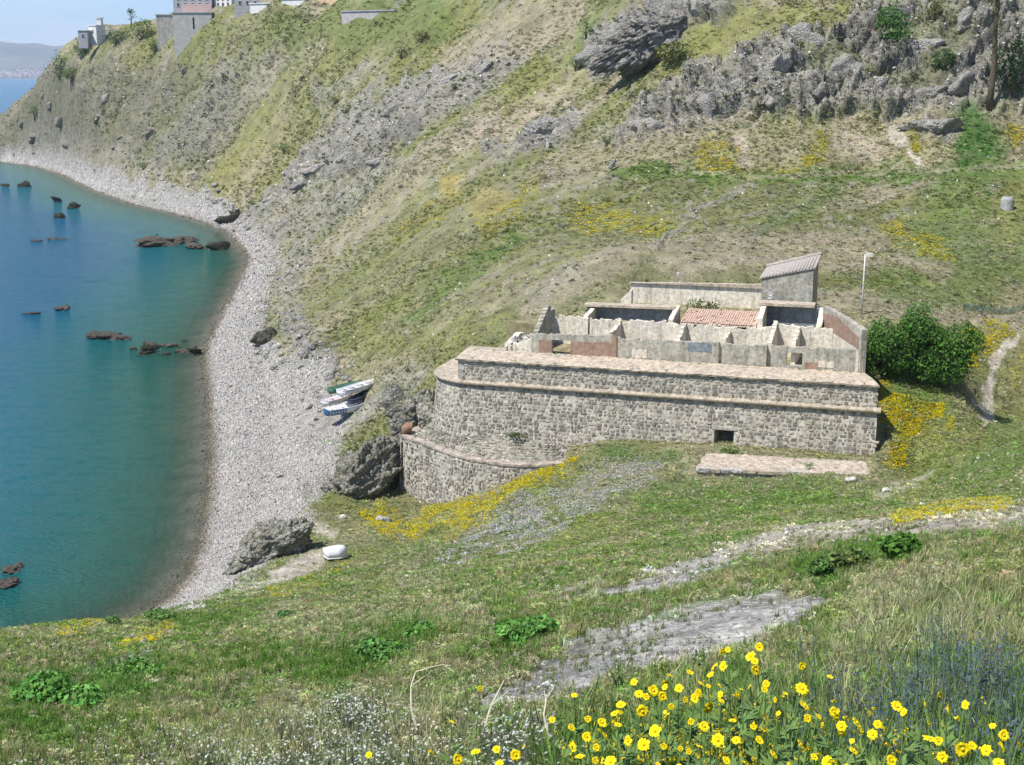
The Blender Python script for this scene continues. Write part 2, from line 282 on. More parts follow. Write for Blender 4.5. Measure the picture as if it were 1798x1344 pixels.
    wet = sstep(1.0, -.5, sd + (n3 - .5) * 3); col = over(col, np.array((.20, .17, .125)), wet * .85)
    col = over(col, np.array((.085, .085, .06)), sstep(-1.0, -9, sd + (n2 - .5) * 12) * sstep(.3, .5, n3))
    yel *= 1 - sstep(2, -1, sd)
    return col, np.clip(rock, 0, 1), np.clip(veg, 0, 1), yel, lil, bch * sstep(-2.5, 0, sd)

COLR, ROCK, VEG, YEL, LIL, BCH = paint(GX, GY, Z, SD)
# relief: soft hummocks everywhere, ribs and ledges on rock
scale = np.clip(GY / 60, .08, 1.0)
hum = (fbm2(GX * .9, GY * .9, 51, 3) - .5) * .28 * sstep(1, 14, GY) + (fbm2(GX * .16, GY * .16, 53, 4) - .5) * 1.5 * sstep(12, 130, GY)
landm = sstep(3, 14, SD)
gul = fbm2((GX * .80 + GY * .45) * .012, (-GX * .45 + GY * .80) * .06, 61, 4)
Z = Z + landm * (hum * (1 - ROCK * .3)) + landm * sstep(150, 260, GY) * (gul - .5) * (7 + 9 * sstep(330, 430, GY))
# level apron along the foot of the fort's front wall (worn flat by the old ditch)
_r = PZ(1541, 718, 13.0)[:2]; _o = np.array([-4.5, 128.6]); _u = (_r - _o) / np.linalg.norm(_r - _o); _v = np.array([-_u[1], _u[0]])
_U = (GX - _o[0]) * _u[0] + (GY - _o[1]) * _u[1]; _V = (GX - _o[0]) * _v[0] + (GY - _o[1]) * _v[1]
_zb = np.interp(_U, [6, 10, 16, 24, 32, 41], [7.15, 7.9, 8.45, 8.75, 8.8, 8.7])
_lim = _zb + .03 * np.maximum(-_V, 0) + 300 * (sstep(-6, -40, _V) ** 2 + sstep(8, -12, _U) ** 2 + sstep(36, 60, _U) ** 2 + sstep(.5, 8, _V) ** 2)
Z = np.minimum(Z, _lim)
# hollow in front of the ring wall, down to its footing
_px = project(GX, GY, Z)[0]; _yb = np.interp(_px, [690, 740, 800, 870, 940, 1000], [897, 892, 880, 854, 828, 815])
_b = (CY - _yb) / FPX; _sl = (-sp + _b * cp) / (cp + _b * sp)
Z = np.where((GY > 112) & (GY < 136), np.maximum(np.minimum(Z, H + _sl * GY + 200 * (sstep(690, 640, _px) ** 2 + sstep(985, 1040, _px) ** 2 + sstep(132, 136, GY) ** 2)), np.minimum(Z, .35)), Z)
dzy, dzx = np.gradient(Z); dYr = np.gradient(GY, axis=0); dXc = np.gradient(GX, axis=1)
nx = -dzx / np.maximum(dXc, 1e-4); ny = -dzy / np.maximum(dYr, 1e-4); nl = np.sqrt(nx * nx + ny * ny + 1); nx /= nl; ny /= nl; nzv = 1 / nl
# strata run up to the right: noise squeezed across the beds
u1 = GX * .62 + GY * .30 + Z * .6; u2 = -GX * .55 + GY * .1 + Z * .95; u3 = GY * .9 - GX * .3
rib = 1 - np.abs(2 * fbm3(u1 * .10, u2 * .36, u3 * .16, 71, 4, .55) - 1); blk = fbm3(GX * .42, GY * .42, Z * .42, 73, 4, .6)
cragm = sstep(1000, 1150, project(GX, GY, Z)[0]) * sstep(215, 250, GY)
amp = ROCK * landm * sstep(40, 150, GY) * (1.5 + 2.6 * cragm + 1.2 * sstep(330, 430, GY))
dsp = ((rib - .62) * 2.0 + (blk - .5) * 2.4) * amp
slabm = ROCK * sstep(60, 20, GY) * sstep(3, 6, GY)
dsp = dsp + slabm * (np.floor(fbm2((GX + GY * .35) * .35, (GY - GX * .35) * 1.6, 77, 3) * 9) / 9 - .5) * .35
PX_ = GX + nx * dsp; PYY = GY + ny * dsp; PZ_ = Z + nzv * dsp
Z = PZ_
nr, nc = Z.shape
def gidx(x, y):
    s = x / (y + 3.0); fi = np.interp(s, S_AX, np.arange(nc)); fj = np.interp(y, Y_AX, np.arange(nr))
    return fi, fj
def gsample(F, x, y):
    fi, fj = gidx(x, y); i = np.clip(fi.astype(int), 0, nc - 2); j = np.clip(fj.astype(int), 0, nr - 2); a = fi - i; b = fj - j
    if F.ndim == 3: a = a[..., None]; b = b[..., None]
    return (F[j, i] * (1 - a) + F[j, i + 1] * a) * (1 - b) + (F[j + 1, i] * (1 - a) + F[j + 1, i + 1] * a) * b
def ground(x, y): return float(gsample(Z, np.array([x], float), np.array([y], float))[0])
YS = np.exp(np.linspace(math.log(2.2), math.log(900), 1500))
def hit(px, py, lift=0.0):
    """the point of the ground seen at a pixel (or the point `lift` metres above the ground there)"""
    d = ray(px, py); t = YS / d[1]; x = d[0] * t; zr = H + d[2] * t
    g = np.maximum(gsample(Z, x, YS), 0) + lift
    k = np.nonzero(zr < g)[0]
    k = k[0] if len(k) else len(YS) - 1
    y = YS[k]
    if k > 0:
        a, b = zr[k - 1] - g[k - 1], zr[k] - g[k]; y = YS[k - 1] + (YS[k] - YS[k - 1]) * a / (a - b + 1e-9)
    t = y / d[1]; return np.array([d[0] * t, y, H + d[2] * t - lift])

# ------------------------------------------------------------------ materials
def newmat(name):
    m = bpy.data.materials.new(name); m.use_nodes = True; t = m.node_tree; t.nodes.clear()
    o = t.nodes.new('ShaderNodeOutputMaterial'); return m, t, o
def N(t, typ, **kw):
    n = t.nodes.new(typ)
    for k, v in kw.items():
        if k in n.inputs: n.inputs[k].default_value = v
        else: setattr(n, k, v)
    return n
def noise(t, vec, scale, detail=6, rough=.6):
    n = N(t, 'ShaderNodeTexNoise', Scale=scale, Detail=detail, Roughness=rough)
    if vec is not None: t.links.new(vec, n.inputs['Vector'])
    return n.outputs[0]
def ramp(t, fac, stops):
    r = t.nodes.new('ShaderNodeValToRGB'); e = r.color_ramp.elements
    while len(e) < len(stops): e.new(.5)
    for k, (p, c) in enumerate(stops):
        e[k].position = p; e[k].color = (c, c, c, 1) if not hasattr(c, '__len__') else tuple(c) + (1,)
    t.links.new(fac, r.inputs[0]); return r.outputs[0]
def mixc(t, fac, a, b, mode='MIX'):
    m = t.nodes.new('ShaderNodeMixRGB'); m.blend_type = mode
    for k, v in zip(('Fac', 'Color1', 'Color2'), (fac, a, b)):
        if hasattr(v, 'is_linked') or isinstance(v, bpy.types.NodeSocket): t.links.new(v, m.inputs[k])
        else: m.inputs[k].default_value = v if not hasattr(v, '__len__') else (tuple(v) + (1,))[:4]
    return m.outputs[0]
def bsdf(t, o, color, rough=.85, bump=None, bstr=.5, bdist=.1, spec=.3):
    b = N(t, 'ShaderNodeBsdfPrincipled', Roughness=rough); b.inputs['Specular IOR Level'].default_value = spec
    if isinstance(color, bpy.types.NodeSocket): t.links.new(color, b.inputs['Base Color'])
    else: b.inputs['Base Color'].default_value = tuple(color) + (1,)
    if bump is not None:
        bn = N(t, 'ShaderNodeBump', Strength=bstr, Distance=bdist); t.links.new(bump, bn.inputs['Height']); t.links.new(bn.outputs[0], b.inputs['Normal'])
    t.links.new(b.outputs[0], o.inputs['Surface']); return b
def geo(t): return t.nodes.new('ShaderNodeNewGeometry').outputs['Position']

# ground
m_ground, t, o = newmat('ground')
att = N(t, 'ShaderNodeAttribute', attribute_name='col'); rk = N(t, 'ShaderNodeAttribute', attribute_name='rock')
pos = geo(t)
f1 = noise(t, pos, 3.2, 8, .65); f2 = noise(t, pos, .35, 8, .62); f3 = noise(t, pos, 14, 4, .6)
c = mixc(t, 1, att.outputs['Color'], ramp(t, f1, [(.28, .50), (.5, 1), (.72, 1.55)]), 'MULTIPLY')
c = mixc(t, 1, c, ramp(t, f2, [(.3, .66), (.5, 1), (.7, 1.36)]), 'MULTIPLY')
c = mixc(t, .7, c, ramp(t, f3, [(.3, .6), (.5, 1), (.7, 1.4)]), 'MULTIPLY')
# joints in bare rock
mpn = N(t, 'ShaderNodeMapping'); mpn.inputs['Rotation'].default_value = (.5, .55, .45); mpn.inputs['Scale'].default_value = (.35, .35, 1.6)
t.links.new(pos, mpn.inputs[0])
vo = N(t, 'ShaderNodeTexVoronoi', feature='DISTANCE_TO_EDGE', Scale=.9); t.links.new(mpn.outputs[0], vo.inputs['Vector'])
crk = ramp(t, vo.outputs['Distance'], [(.0, .35), (.06, 1)])
c = mixc(t, rk.outputs['Fac'], c, mixc(t, 1, c, crk, 'MULTIPLY'))
mp2 = N(t, 'ShaderNodeMapping'); mp2.inputs['Rotation'].default_value = (.25, .1, -.35); mp2.inputs['Scale'].default_value = (.9, 2.4, 2.4); t.links.new(pos, mp2.inputs[0]); vo2 = N(t, 'ShaderNodeTexVoronoi', feature='DISTANCE_TO_EDGE', Scale=1.5); t.links.new(mp2.outputs[0], vo2.inputs['Vector']); c = mixc(t, rk.outputs['Fac'], c, mixc(t, 1, c, ramp(t, vo2.outputs['Distance'], [(.0, .4), (.06, .95), (.5, 1.15)]), 'MULTIPLY'))
hgt = N(t, 'ShaderNodeMath', operation='ADD'); t.links.new(f1, hgt.inputs[0]); t.links.new(f2, hgt.inputs[1])
bsdf(t, o, c, .95, hgt.outputs[0], .8, .35, .1)

def link(o, parent=None):
    COL.objects.link(o)
    if parent is not None: o.parent = parent
    return o
def grid_faces(nr, nc):
    i = np.arange(nr * nc).reshape(nr, nc)
    return np.stack([i[:-1, :-1], i[:-1, 1:], i[1:, 1:], i[1:, :-1]], -1).reshape(-1, 4)
def mesh_np(name, V, F, smooth=False):
    me = bpy.data.meshes.new(name); V = np.asarray(V, np.float32); F = np.asarray(F, np.int32); k = F.shape[1]
    me.vertices.add(len(V)); me.vertices.foreach_set('co', V.ravel())
    me.loops.add(F.size); me.loops.foreach_set('vertex_index', F.ravel())
    me.polygons.add(len(F)); me.polygons.foreach_set('loop_start', np.arange(0, F.size, k, dtype=np.int32))
    if smooth: me.polygons.foreach_set('use_smooth', np.ones(len(F), bool))
    me.update(calc_edges=True); return me
def attr_col(me, C, name='col'):
    a = me.attributes.new(name, 'FLOAT_COLOR', 'POINT'); a.data.foreach_set('color', np.hstack([C, np.ones((len(C), 1))]).astype(np.float32).ravel())
def attr_f(me, F, name): me.attributes.new(name, 'FLOAT', 'POINT').data.foreach_set('value', np.asarray(F, np.float32).ravel())

me = mesh_np('hillside', np.stack([PX_, PYY, PZ_], -1).reshape(-1, 3), grid_faces(nr, nc), True)
attr_col(me, COLR.reshape(-1, 3)); attr_f(me, ROCK, 'rock'); me.materials.append(m_ground)
o_ = link(bpy.data.objects.new('hillside', me)); o_['kind'] = 'structure'

# sea: its colour comes from how deep the water is
ss = np.concatenate([np.linspace(-1.2, -.5, 30), np.linspace(-.49, .45, 330)]); yy = np.concatenate([np.linspace(60, 420, 240), np.linspace(424, 900, 90), np.exp(np.linspace(math.log(920), math.log(13800), 40))])
sS, sY = np.meshgrid(ss, yy); sX = sS * (sY + 3)
sd = shore_dist(sX.ravel(), sY.ravel()).reshape(sX.shape)
depth = np.where(sd > 0, 0, np.minimum(0.19 * (-sd) + 0.002 * sd * sd, 10.0))
rip = (fbm2(sX * .5, sY * .5, 91, 3) - .5) * .10 * (sY < 500)
me = mesh_np('sea', np.stack([sX, sY, rip - .01], -1).reshape(-1, 3), grid_faces(*sX.shape), True)
attr_f(me, depth, 'depth'); attr_f(me, np.clip(-sd / 120, 0, 1) , 'off'); attr_f(me, sY, 'far')
m_sea, t, o = newmat('sea_water')
dp = N(t, 'ShaderNodeAttribute', attribute_name='depth'); off = N(t, 'ShaderNodeAttribute', attribute_name='off')
pos = geo(t)
patch = noise(t, pos, .045, 5, .6)
sc_ = N(t, 'ShaderNodeMath', operation='DIVIDE'); sc_.inputs[1].default_value = 9.0; t.links.new(dp.outputs['Fac'], sc_.inputs[0])
j = N(t, 'ShaderNodeMath', operation='MULTIPLY_ADD'); j.inputs[1].default_value = .22; t.links.new(patch, j.inputs[0]); t.links.new(sc_.outputs[0], j.inputs[2])
k = N(t, 'ShaderNodeMath', operation='SUBTRACT'); k.inputs[1].default_value = .11; t.links.new(j.outputs[0], k.inputs[0])
wc = ramp(t, k.outputs[0], [(.0, (.085, .15, .085)), (.13, (.034, .155, .105)), (.34, (.014, .165, .155)), (.66, (.009, .175, .225)), (1, (.006, .15, .27))])
mps = N(t, 'ShaderNodeMapping'); mps.inputs['Rotation'].default_value = (0, 0, .5); mps.inputs['Scale'].default_value = (.6, 1.7, 1); t.links.new(pos, mps.inputs[0])
w1 = noise(t, mps.outputs[0], .32, 6, .6); w2 = noise(t, mps.outputs[0], 2.6, 4, .6)
ad = N(t, 'ShaderNodeMath', operation='ADD'); t.links.new(w1, ad.inputs[0]); t.links.new(w2, ad.inputs[1])
b = bsdf(t, o, wc, .12, ad.outputs[0], 1.0, 1.1, .24); b.inputs['IOR'].default_value = 1.33
al = ramp(t, sc_.outputs[0], [(.0, .15), (.05, .5), (.12, .85), (.24, 1.0)]); t.links.new(al, b.inputs['Alpha'])
me.materials.append(m_sea)
o_ = link(bpy.data.objects.new('sea', me)); o_['kind'] = 'structure'

# ------------------------------------------------------------------ naming helpers
def tag(o, label=None, cat=None, group=None, kind=None):
    if label: o['label'] = label
    if cat: o['category'] = cat
    if group: o['group'] = group
    if kind: o['kind'] = kind
    return o
def thing(name, label, cat, loc=(0, 0, 0), rotz=0.0, group=None):
    o = bpy.data.objects.new(name, None); o.empty_display_size = .2; COL.objects.link(o); o.location = tuple(loc); o.rotation_euler = (0, 0, rotz)
    return tag(o, label, cat, group)
def part(name, me, parent, mat=None, loc=None):
    if mat is not None and not me.materials: me.materials.append(mat)
    o = bpy.data.objects.new(name, me); link(o, parent)
    if loc is not None: o.location = loc
    return o
class MB:
    """collects polygons of one mesh"""
    def __init__(s): s.v = []; s.f = []; s.c = []
    def add(s, vs, fs, c=None):
        k = len(s.v); s.v += [tuple(p) for p in vs]; s.f += [tuple(i + k for i in f) for f in fs]
        s.c += [c if c is not None else (1, 1, 1)] * len(vs)
    def box(s, c, d, rot=None, col=None):
        x, y, z = d[0] / 2, d[1] / 2, d[2] / 2
        vs = [Vector((a * x, b * y, e * z)) for a in (-1, 1) for b in (-1, 1) for e in (-1, 1)]
        if rot is not None: vs = [rot @ v for v in vs]
        s.add([v + Vector(c) for v in vs], [(0, 1, 3, 2), (4, 6, 7, 5), (0, 4, 5, 1), (2, 3, 7, 6), (0, 2, 6, 4), (1, 5, 7, 3)], col)
    def tube(s, pts, rad, n=6, col=None, cap=True):
        pts = [Vector(p) for p in pts]; k0 = len(s.v); rs = rad if hasattr(rad, '__len__') else [rad] * len(pts)
        vs = []
        for i, p in enumerate(pts):
            d = (pts[min(i + 1, len(pts) - 1)] - pts[max(i - 1, 0)]).normalized(); a = d.orthogonal().normalized() if abs(d.z) > .99 else d.cross(Vector((0, 0, 1))).normalized(); b = d.cross(a)
            vs += [p + (a * math.cos(t) + b * math.sin(t)) * rs[i] for t in (2 * math.pi * j / n for j in range(n))]
        fs = [(i * n + j, i * n + (j + 1) % n, (i + 1) * n + (j + 1) % n, (i + 1) * n + j) for i in range(len(pts) - 1) for j in range(n)]
        if cap: fs += [tuple(range(n))[::-1], tuple((len(pts) - 1) * n + j for j in range(n))]
        s.add(vs, fs, col)
    def mesh(s, name, mat=None, smooth=False, colors=False):
        me = bpy.data.meshes.new(name); me.from_pydata(s.v, [], s.f)
        if smooth: me.polygons.foreach_set('use_smooth', [True] * len(me.polygons))
        if colors: attr_col(me, np.array(s.c, float))
        if mat is not None: me.materials.append(mat)
        return me

# ------------------------------------------------------------------ more materials
def rock_mat(name, lo, hi, scale=1.2, bstr=.9, crack=True, green=None):
    m, t, o = newmat(name); tc_ = t.nodes.new('ShaderNodeTexCoord').outputs['Object']; oi = t.nodes.new('ShaderNodeObjectInfo')
    pos = geo(t); n1 = noise(t, pos, scale, 8, .65); n2 = noise(t, pos, scale * 6, 5, .6)
    c = ramp(t, n1, [(.3, lo), (.7, hi)]); c = mixc(t, .8, c, ramp(t, n2, [(.3, .55), (.5, 1), (.72, 1.5)]), 'MULTIPLY')
    c = mixc(t, 1, c, ramp(t, oi.outputs['Random'], [(0, .75), (1, 1.25)]), 'MULTIPLY')
    if crack:
        mp_ = N(t, 'ShaderNodeMapping'); mp_.inputs['Scale'].default_value = (1, 1, 2.2); mp_.inputs['Rotation'].default_value = (.4, .5, 0); t.links.new(pos, mp_.inputs[0])
        v = N(t, 'ShaderNodeTexVoronoi', feature='DISTANCE_TO_EDGE', Scale=scale * .9); t.links.new(mp_.outputs[0], v.inputs['Vector'])
        c = mixc(t, 1, c, ramp(t, v.outputs['Distance'], [(0, .4), (.05, 1)]), 'MULTIPLY')
    if green is not None:
        c = mixc(t, ramp(t, noise(t, pos, scale * 1.7, 4), [(.52, 0), (.62, .8)]), c, green)
    vp = N(t, 'ShaderNodeTexVoronoi', Scale=scale * 2.6); t.links.new(pos, vp.inputs['Vector']); hs_ = N(t, 'ShaderNodeMath', operation='ADD'); t.links.new(n2, hs_.inputs[0]); t.links.new(vp.outputs['Distance'], hs_.inputs[1]); c = mixc(t, .6, c, mixc(t, 1, c, ramp(t, vp.outputs['Distance'], [(.1, 1.2), (.75, .7)]), 'MULTIPLY'))
    bsdf(t, o, c, .9, hs_.outputs[0], bstr, .35, .2); return m
m_rock = rock_mat('grey_rock', (.27, .257, .22), (.50, .475, .415))
m_rock_veg = rock_mat('mossy_rock', (.24, .23, .19), (.48, .455, .385), green=(.16, .18, .08))
m_searock = rock_mat('wet_sea_rock', (.025, .025, .02), (.085, .08, .06), green=(.12, .115, .02), scale=2)
m_reef = rock_mat('brown_reef_rock', (.07, .06, .045), (.18, .155, .12), scale=1.4)
m_pale = rock_mat('pale_stone', (.42, .40, .36), (.60, .57, .52), crack=False, bstr=.5)

def plain(name, col, rough=.7, spec=.3, var=.25, scale=3.0, bstr=.25, metal=0):
    m, t, o = newmat(name); pos = geo(t); n1 = noise(t, pos, scale, 6, .6)
    c = mixc(t, 1, col, ramp(t, n1, [(.3, 1 - var), (.7, 1 + var)]), 'MULTIPLY')
    b = bsdf(t, o, c, rough, n1, bstr, .03, spec); b.inputs['Metallic'].default_value = metal; return m
# plastered rubble wall: stained mortar with small stones showing
def wall_mat(name, base, stain, var=.3):
    m, t, o = newmat(name); pos = geo(t)
    n1 = noise(t, pos, .55, 6, .65); n2 = noise(t, pos, 3.5, 6, .7); v = N(t, 'ShaderNodeTexVoronoi', Scale=3.2, Randomness=1.0); t.links.new(pos, v.inputs['Vector'])
    c = mixc(t, ramp(t, n1, [(.42, 0), (.66, .75)]), base, stain)
    c = mixc(t, 1, c, ramp(t, n2, [(.3, .6), (.5, 1), (.7, 1.25)]), 'MULTIPLY')
    sx = N(t, 'ShaderNodeSeparateColor'); t.links.new(v.outputs['Color'], sx.inputs[0])
    ms = N(t, 'ShaderNodeMapping'); ms.inputs['Scale'].default_value = (1.3, 1.3, .18); t.links.new(pos, ms.inputs[0]); c = mixc(t, 1, c, ramp(t, noise(t, ms.outputs[0], 1.6, 6, .7), [(.32, .62), (.5, 1.0), (.7, 1.12)]), 'MULTIPLY')
    c = mixc(t, var, c, mixc(t, 1, c, ramp(t, sx.outputs[0], [(.0, .45), (.5, 1.0), (1, 1.3)]), 'MULTIPLY'))
    bsdf(t, o, c, .95, n2, .6, .06, .1); return m
m_mortar = wall_mat('rubble_mortar', (.47, .44, .37), (.35, .33, .27), .7)
m_house = wall_mat('weathered_render', (.43, .405, .33), (.30, .285, .23), .35)
m_inner = wall_mat('pale_inner_plaster', (.76, .70, .57), (.52, .48, .39), .2)
m_cream = wall_mat('cream_plaster', (.66, .60, .48), (.56, .49, .40), .1)
m_coping = wall_mat('sandy_coping', (.50, .42, .32), (.40, .35, .27), .35)
m_cordon = wall_mat('sandstone_cordon', (.45, .38, .29), (.35, .305, .235), .4)
m_ringcap = wall_mat('pinkish_mortar_cap', (.40, .34, .28), (.30, .27, .22), .6)
m_blue = wall_mat('blue_grey_render_and_shade', (.24, .27, .28), (.16, .18, .19), .25)  # render patch colour; on the back walls it holds the shade under the slabs
def brick_mat(name, a, b_, mort, sc=1.0):
    m, t, o = newmat(name); pos = t.nodes.new('ShaderNodeTexCoord').outputs['Object']; mp_ = N(t, 'ShaderNodeMapping'); mp_.inputs['Rotation'].default_value = (R(90), 0, 0); t.links.new(pos, mp_.inputs[0])
    br = N(t, 'ShaderNodeTexBrick', Scale=4.0 * sc); br.inputs['Color1'].default_value = a + (1,); br.inputs['Color2'].default_value = b_ + (1,); br.inputs['Mortar'].default_value = mort + (1,); t.links.new(mp_.outputs[0], br.inputs['Vector'])
    n2 = noise(t, pos, 2.5, 6, .7); c = mixc(t, 1, br.outputs[0], ramp(t, n2, [(.3, .6), (.7, 1.3)]), 'MULTIPLY')
    bsdf(t, o, c, .9, n2, .4, .04, .1); return m
m_brick = brick_mat('red_brick', (.34, .19, .125), (.28, .20, .14), (.36, .32, .265))
m_tile = plain('terracotta_tiles', (.60, .44, .34), .85, .2, .4, 5)
m_oldtile = plain('grey_pink_tiles', (.37, .33, .285), .9, .2, .4, 5)
m_dark = plain('dark_void', (.02, .02, .018), .95, .1)
m_soil = plain('court_soil', (.24, .21, .12), .95, .1, .45, 1.2)
# stones carry their own colour
m_stone, t, o = newmat('wall_stone'); a_ = N(t, 'ShaderNodeAttribute', attribute_name='col'); pos = geo(t)
bsdf(t, o, mixc(t, 1, a_.outputs['Color'], ramp(t, noise(t, pos, 6, 5), [(.3, .65), (.7, 1.3)]), 'MULTIPLY'), .9, noise(t, pos, 9, 4), .4, .03, .2)

# ------------------------------------------------------------------ the fort
cR = PZ(1541, 718, 13.0); O2 = np.array([-4.5, 128.6]); uv = cR[:2] - O2; LEN = float(np.linalg.norm(uv)); uD = uv / LEN; vD = np.array([-uD[1], uD[0]])
def FW(u, v, z): p = O2 + uD * u + vD * v; return Vector((p[0], p[1], z))
def u_at(px, v, z):
    lo, hi = -30.0, 70.0
    for _ in range(40):
        mid = (lo + hi) / 2; p = FW(mid, v, z); q = project(p.x, p.y, p.z)[0]
        lo, hi = (mid, hi) if q < px else (lo, mid)
    return lo
def z_at(py, u, v):
    lo, hi = -5.0, 40.0
    for _ in range(40):
        mid = (lo + hi) / 2; p = FW(u, v, mid); q = project(p.x, p.y, p.z)[1]
        lo, hi = (mid, hi) if q > py else (lo, mid)
    return lo
STCOL = [(0.168, 0.155, 0.128), (0.232, 0.213, 0.171), (0.313, 0.286, 0.226), (0.418, 0.375, 0.294), (0.255, 0.218, 0.163), (0.464, 0.42, 0.331), (0.191, 0.177, 0.149), (0.418, 0.364, 0.273)]
def stone_outline(rng):
    x, y = [], []
    for sx, sy in ((1, 1), (-1, 1), (-1, -1), (1, -1)):
        px, py = sx * rng.uniform(.82, 1.0), sy * rng.uniform(.82, 1.0)
        if rng.random() < .55:
            c = rng.uniform(.15, .4); e = [(px, py - sy * c), (px - sx * c, py)]
            if sx * sy < 0: e = e[::-1]
            x += [e[0][0], e[1][0]]; y += [e[0][1], e[1][1]]
        else: x.append(px); y.append(py)
    return np.array(x), np.array(y)
def stone_shape(rng, w=1.0, h=1.0, d=.05):
    x, y = stone_outline(rng); n = len(x); x = x * w / 2; y = y * h / 2
    vs = [(x[i], -.06, y[i]) for i in range(n)] + [(x[i] * .82, d * rng.uniform(.75, 1.15), y[i] * .8) for i in range(n)]
    fs = [(i, (i + 1) % n, n + (i + 1) % n, n + i)[::-1] for i in range(n)] + [tuple(range(n, 2 * n))[::-1]]
    return vs, fs
STONE_ME = []
for k in range(16):
    mb = MB(); vs, fs = stone_shape(np.random.default_rng(100 + k)); mb.add(vs, fs, STCOL[k % 8]); STONE_ME.append(mb.mesh('stone', m_stone, colors=True))
def wall_stones(parent, surf, a0, a1, z0, z1, dens=.62, single=300, seed=1, skip=None, course=.36, d=.05):
    """courses of stones over surf(a, z) -> (point, along, out)"""
    rng = np.random.default_rng(seed); todo = []; nco = 0
    za, zb = (z0, z1)
    z = za
    while z < zb - .1:
        hgt_ = course * rng.uniform(.8, 1.2); a = a0 + rng.uniform(0, .4)
        while a < a1:
            w = rng.choice([rng.uniform(.18, .32), rng.uniform(.3, .55), rng.uniform(.5, .8)], p=[.3, .5, .2])
            if rng.random() < dens and not (skip and skip(a + w / 2, z + hgt_ / 2)): todo.append((a + w / 2, z + hgt_ / 2 + rng.uniform(-.04, .04), w * .92, hgt_ * rng.uniform(.68, .92)))
            a += w + rng.uniform(.03, .12)
        z += hgt_
    keep = []
    for a, z, w, h in todo:
        p, al, out = surf(a, z)
        if p.z < ground(p.x + out.x * .1, p.y + out.y * .1) + .02: continue
        keep.append((w * h, p, al, out, w, h))
    keep.sort(key=lambda q: -q[0])
    mb = MB()
    for k, (_, p, al, out, w, h) in enumerate(keep):
        up = out.cross(al) * -1
        if up.z < 0: up = -up
        if k < single:
            o = bpy.data.objects.new('stone', STONE_ME[int(rng.integers(16))]); link(o, parent)
            m3 = Matrix((al * w, out, up * h)).transposed().to_4x4(); m3.translation = p
            o.matrix_world = m3
        else:
            vs, fs = stone_shape(rng, w, h, d); mb.add([p + al * x + out * y + up * zz for x, y, zz in vs], fs, STCOL[int(rng.integers(8))])
    if mb.v: tag(part('stones', mb.mesh('stones', m_stone, colors=True), parent), kind='stuff')
def path_surf(P, batter, ztop):
    """P: list of world XY, outward is to the right of travel; arc-length surface with a batter"""
    P = [Vector((p[0], p[1])) for p in P]; Ls = [0.0]
    for a, b in zip(P[:-1], P[1:]): Ls.append(Ls[-1] + (b - a).length)
    tang = []
    for i in range(len(P)):
        d = (P[min(i + 1, len(P) - 1)] - P[max(i - 1, 0)]).normalized(); tang.append(d)
    def surf(a, z, extra=0.0):
        a = min(max(a, 0), Ls[-1] - 1e-6); i = 0
        while Ls[i + 1] < a: i += 1
        f = (a - Ls[i]) / (Ls[i + 1] - Ls[i]); p = P[i].lerp(P[i + 1], f); d = tang[i].lerp(tang[i + 1], f).normalized()
        out = Vector((d.y, -d.x)); q = p + out * ((ztop - z) * batter + extra)
        o3 = Vector((out.x, out.y, batter)).normalized(); return Vector((q.x, q.y, z)), Vector((d.x, d.y, 0)), o3
    return surf, Ls

fort = thing('fort', 'old stone fort with a long battered front wall and rounded left corner above the beach', 'fort', FW(LEN / 2, 0, 9))
fort_inv = Matrix.Translation(fort.location).inverted()
def fpart(name, me, parent=None, mat=None, label=None):
    parent = parent or fort; o = part(name, me, parent, mat); o.matrix_parent_inverse = Matrix.Translation(parent.location).inverted() if parent.type == 'EMPTY' else Matrix()
    if label: o['label'] = label
    return o
# plan of the main wall, running left to right so that 'out' faces the viewer
plan = [(-2.2, 24), (-3.6, 15), (-4.4, 9)]
for k in range(13):
    th = math.pi + k / 12 * math.pi / 2; plan.append((0.6 + 5.0 * math.cos(th), 5.0 + 5.0 * math.sin(th)))
plan += [(x, 0) for x in np.linspace(2, LEN, 38)]
plan_xy = [tuple(FW(u, v, 0)[:2]) for u, v in plan]
ZC = 12.62
KF = (LEN - u_at(1517, 3.4, 15.4)) / 3.4
surfM, LsM = path_surf(plan_xy, .11, ZC)
aR = LsM[-1]; aCorner = aR - LEN                       # arc length where u = 0
# opening low in the wall
emb_u = u_at(1272, -.3, 9.4); emb = (aCorner + emb_u - .95, aCorner + emb_u + .85, z_at(787, emb_u, -.45), z_at(756, emb_u, -.3))
mb = MB(); avals = sorted(set(list(np.linspace(0, aR, 130)) + [emb[0], emb[1]])); zvals = sorted(set([1.0, 3.0, 5.0, 6.5, 7.5, 11.4, 12.0, ZC, emb[2], emb[3], (emb[2] + emb[3]) / 2]))
rng = np.random.default_rng(5); idx = {}
for i, a in enumerate(avals):
    for j, z in enumerate(zvals):
        idx[i, j] = len(mb.v); mb.add([surfM(a, z, (rng.random() - .5) * .07 if j < len(zvals) - 1 else 0)[0]], [])
for i in range(len(avals) - 1):
    for j in range(len(zvals) - 1):
        am, zm = (avals[i] + avals[i + 1]) / 2, (zvals[j] + zvals[j + 1]) / 2
        if emb[0] < am < emb[1] and emb[2] < zm < emb[3]: continue
        mb.f.append((idx[i, j], idx[i + 1, j], idx[i + 1, j + 1], idx[i, j + 1]))
q = [surfM(LEN + aCorner, z)[0] for z in (1.0, ZC)]; b_ = [FW(LEN + .3 - KF * 16, 16, z) for z in (1.0, ZC)]
mb.add([q[0], b_[0], b_[1], q[1]], [(0, 1, 2, 3)])
fpart('rampart_wall', mb.mesh('rampart_wall', m_mortar))
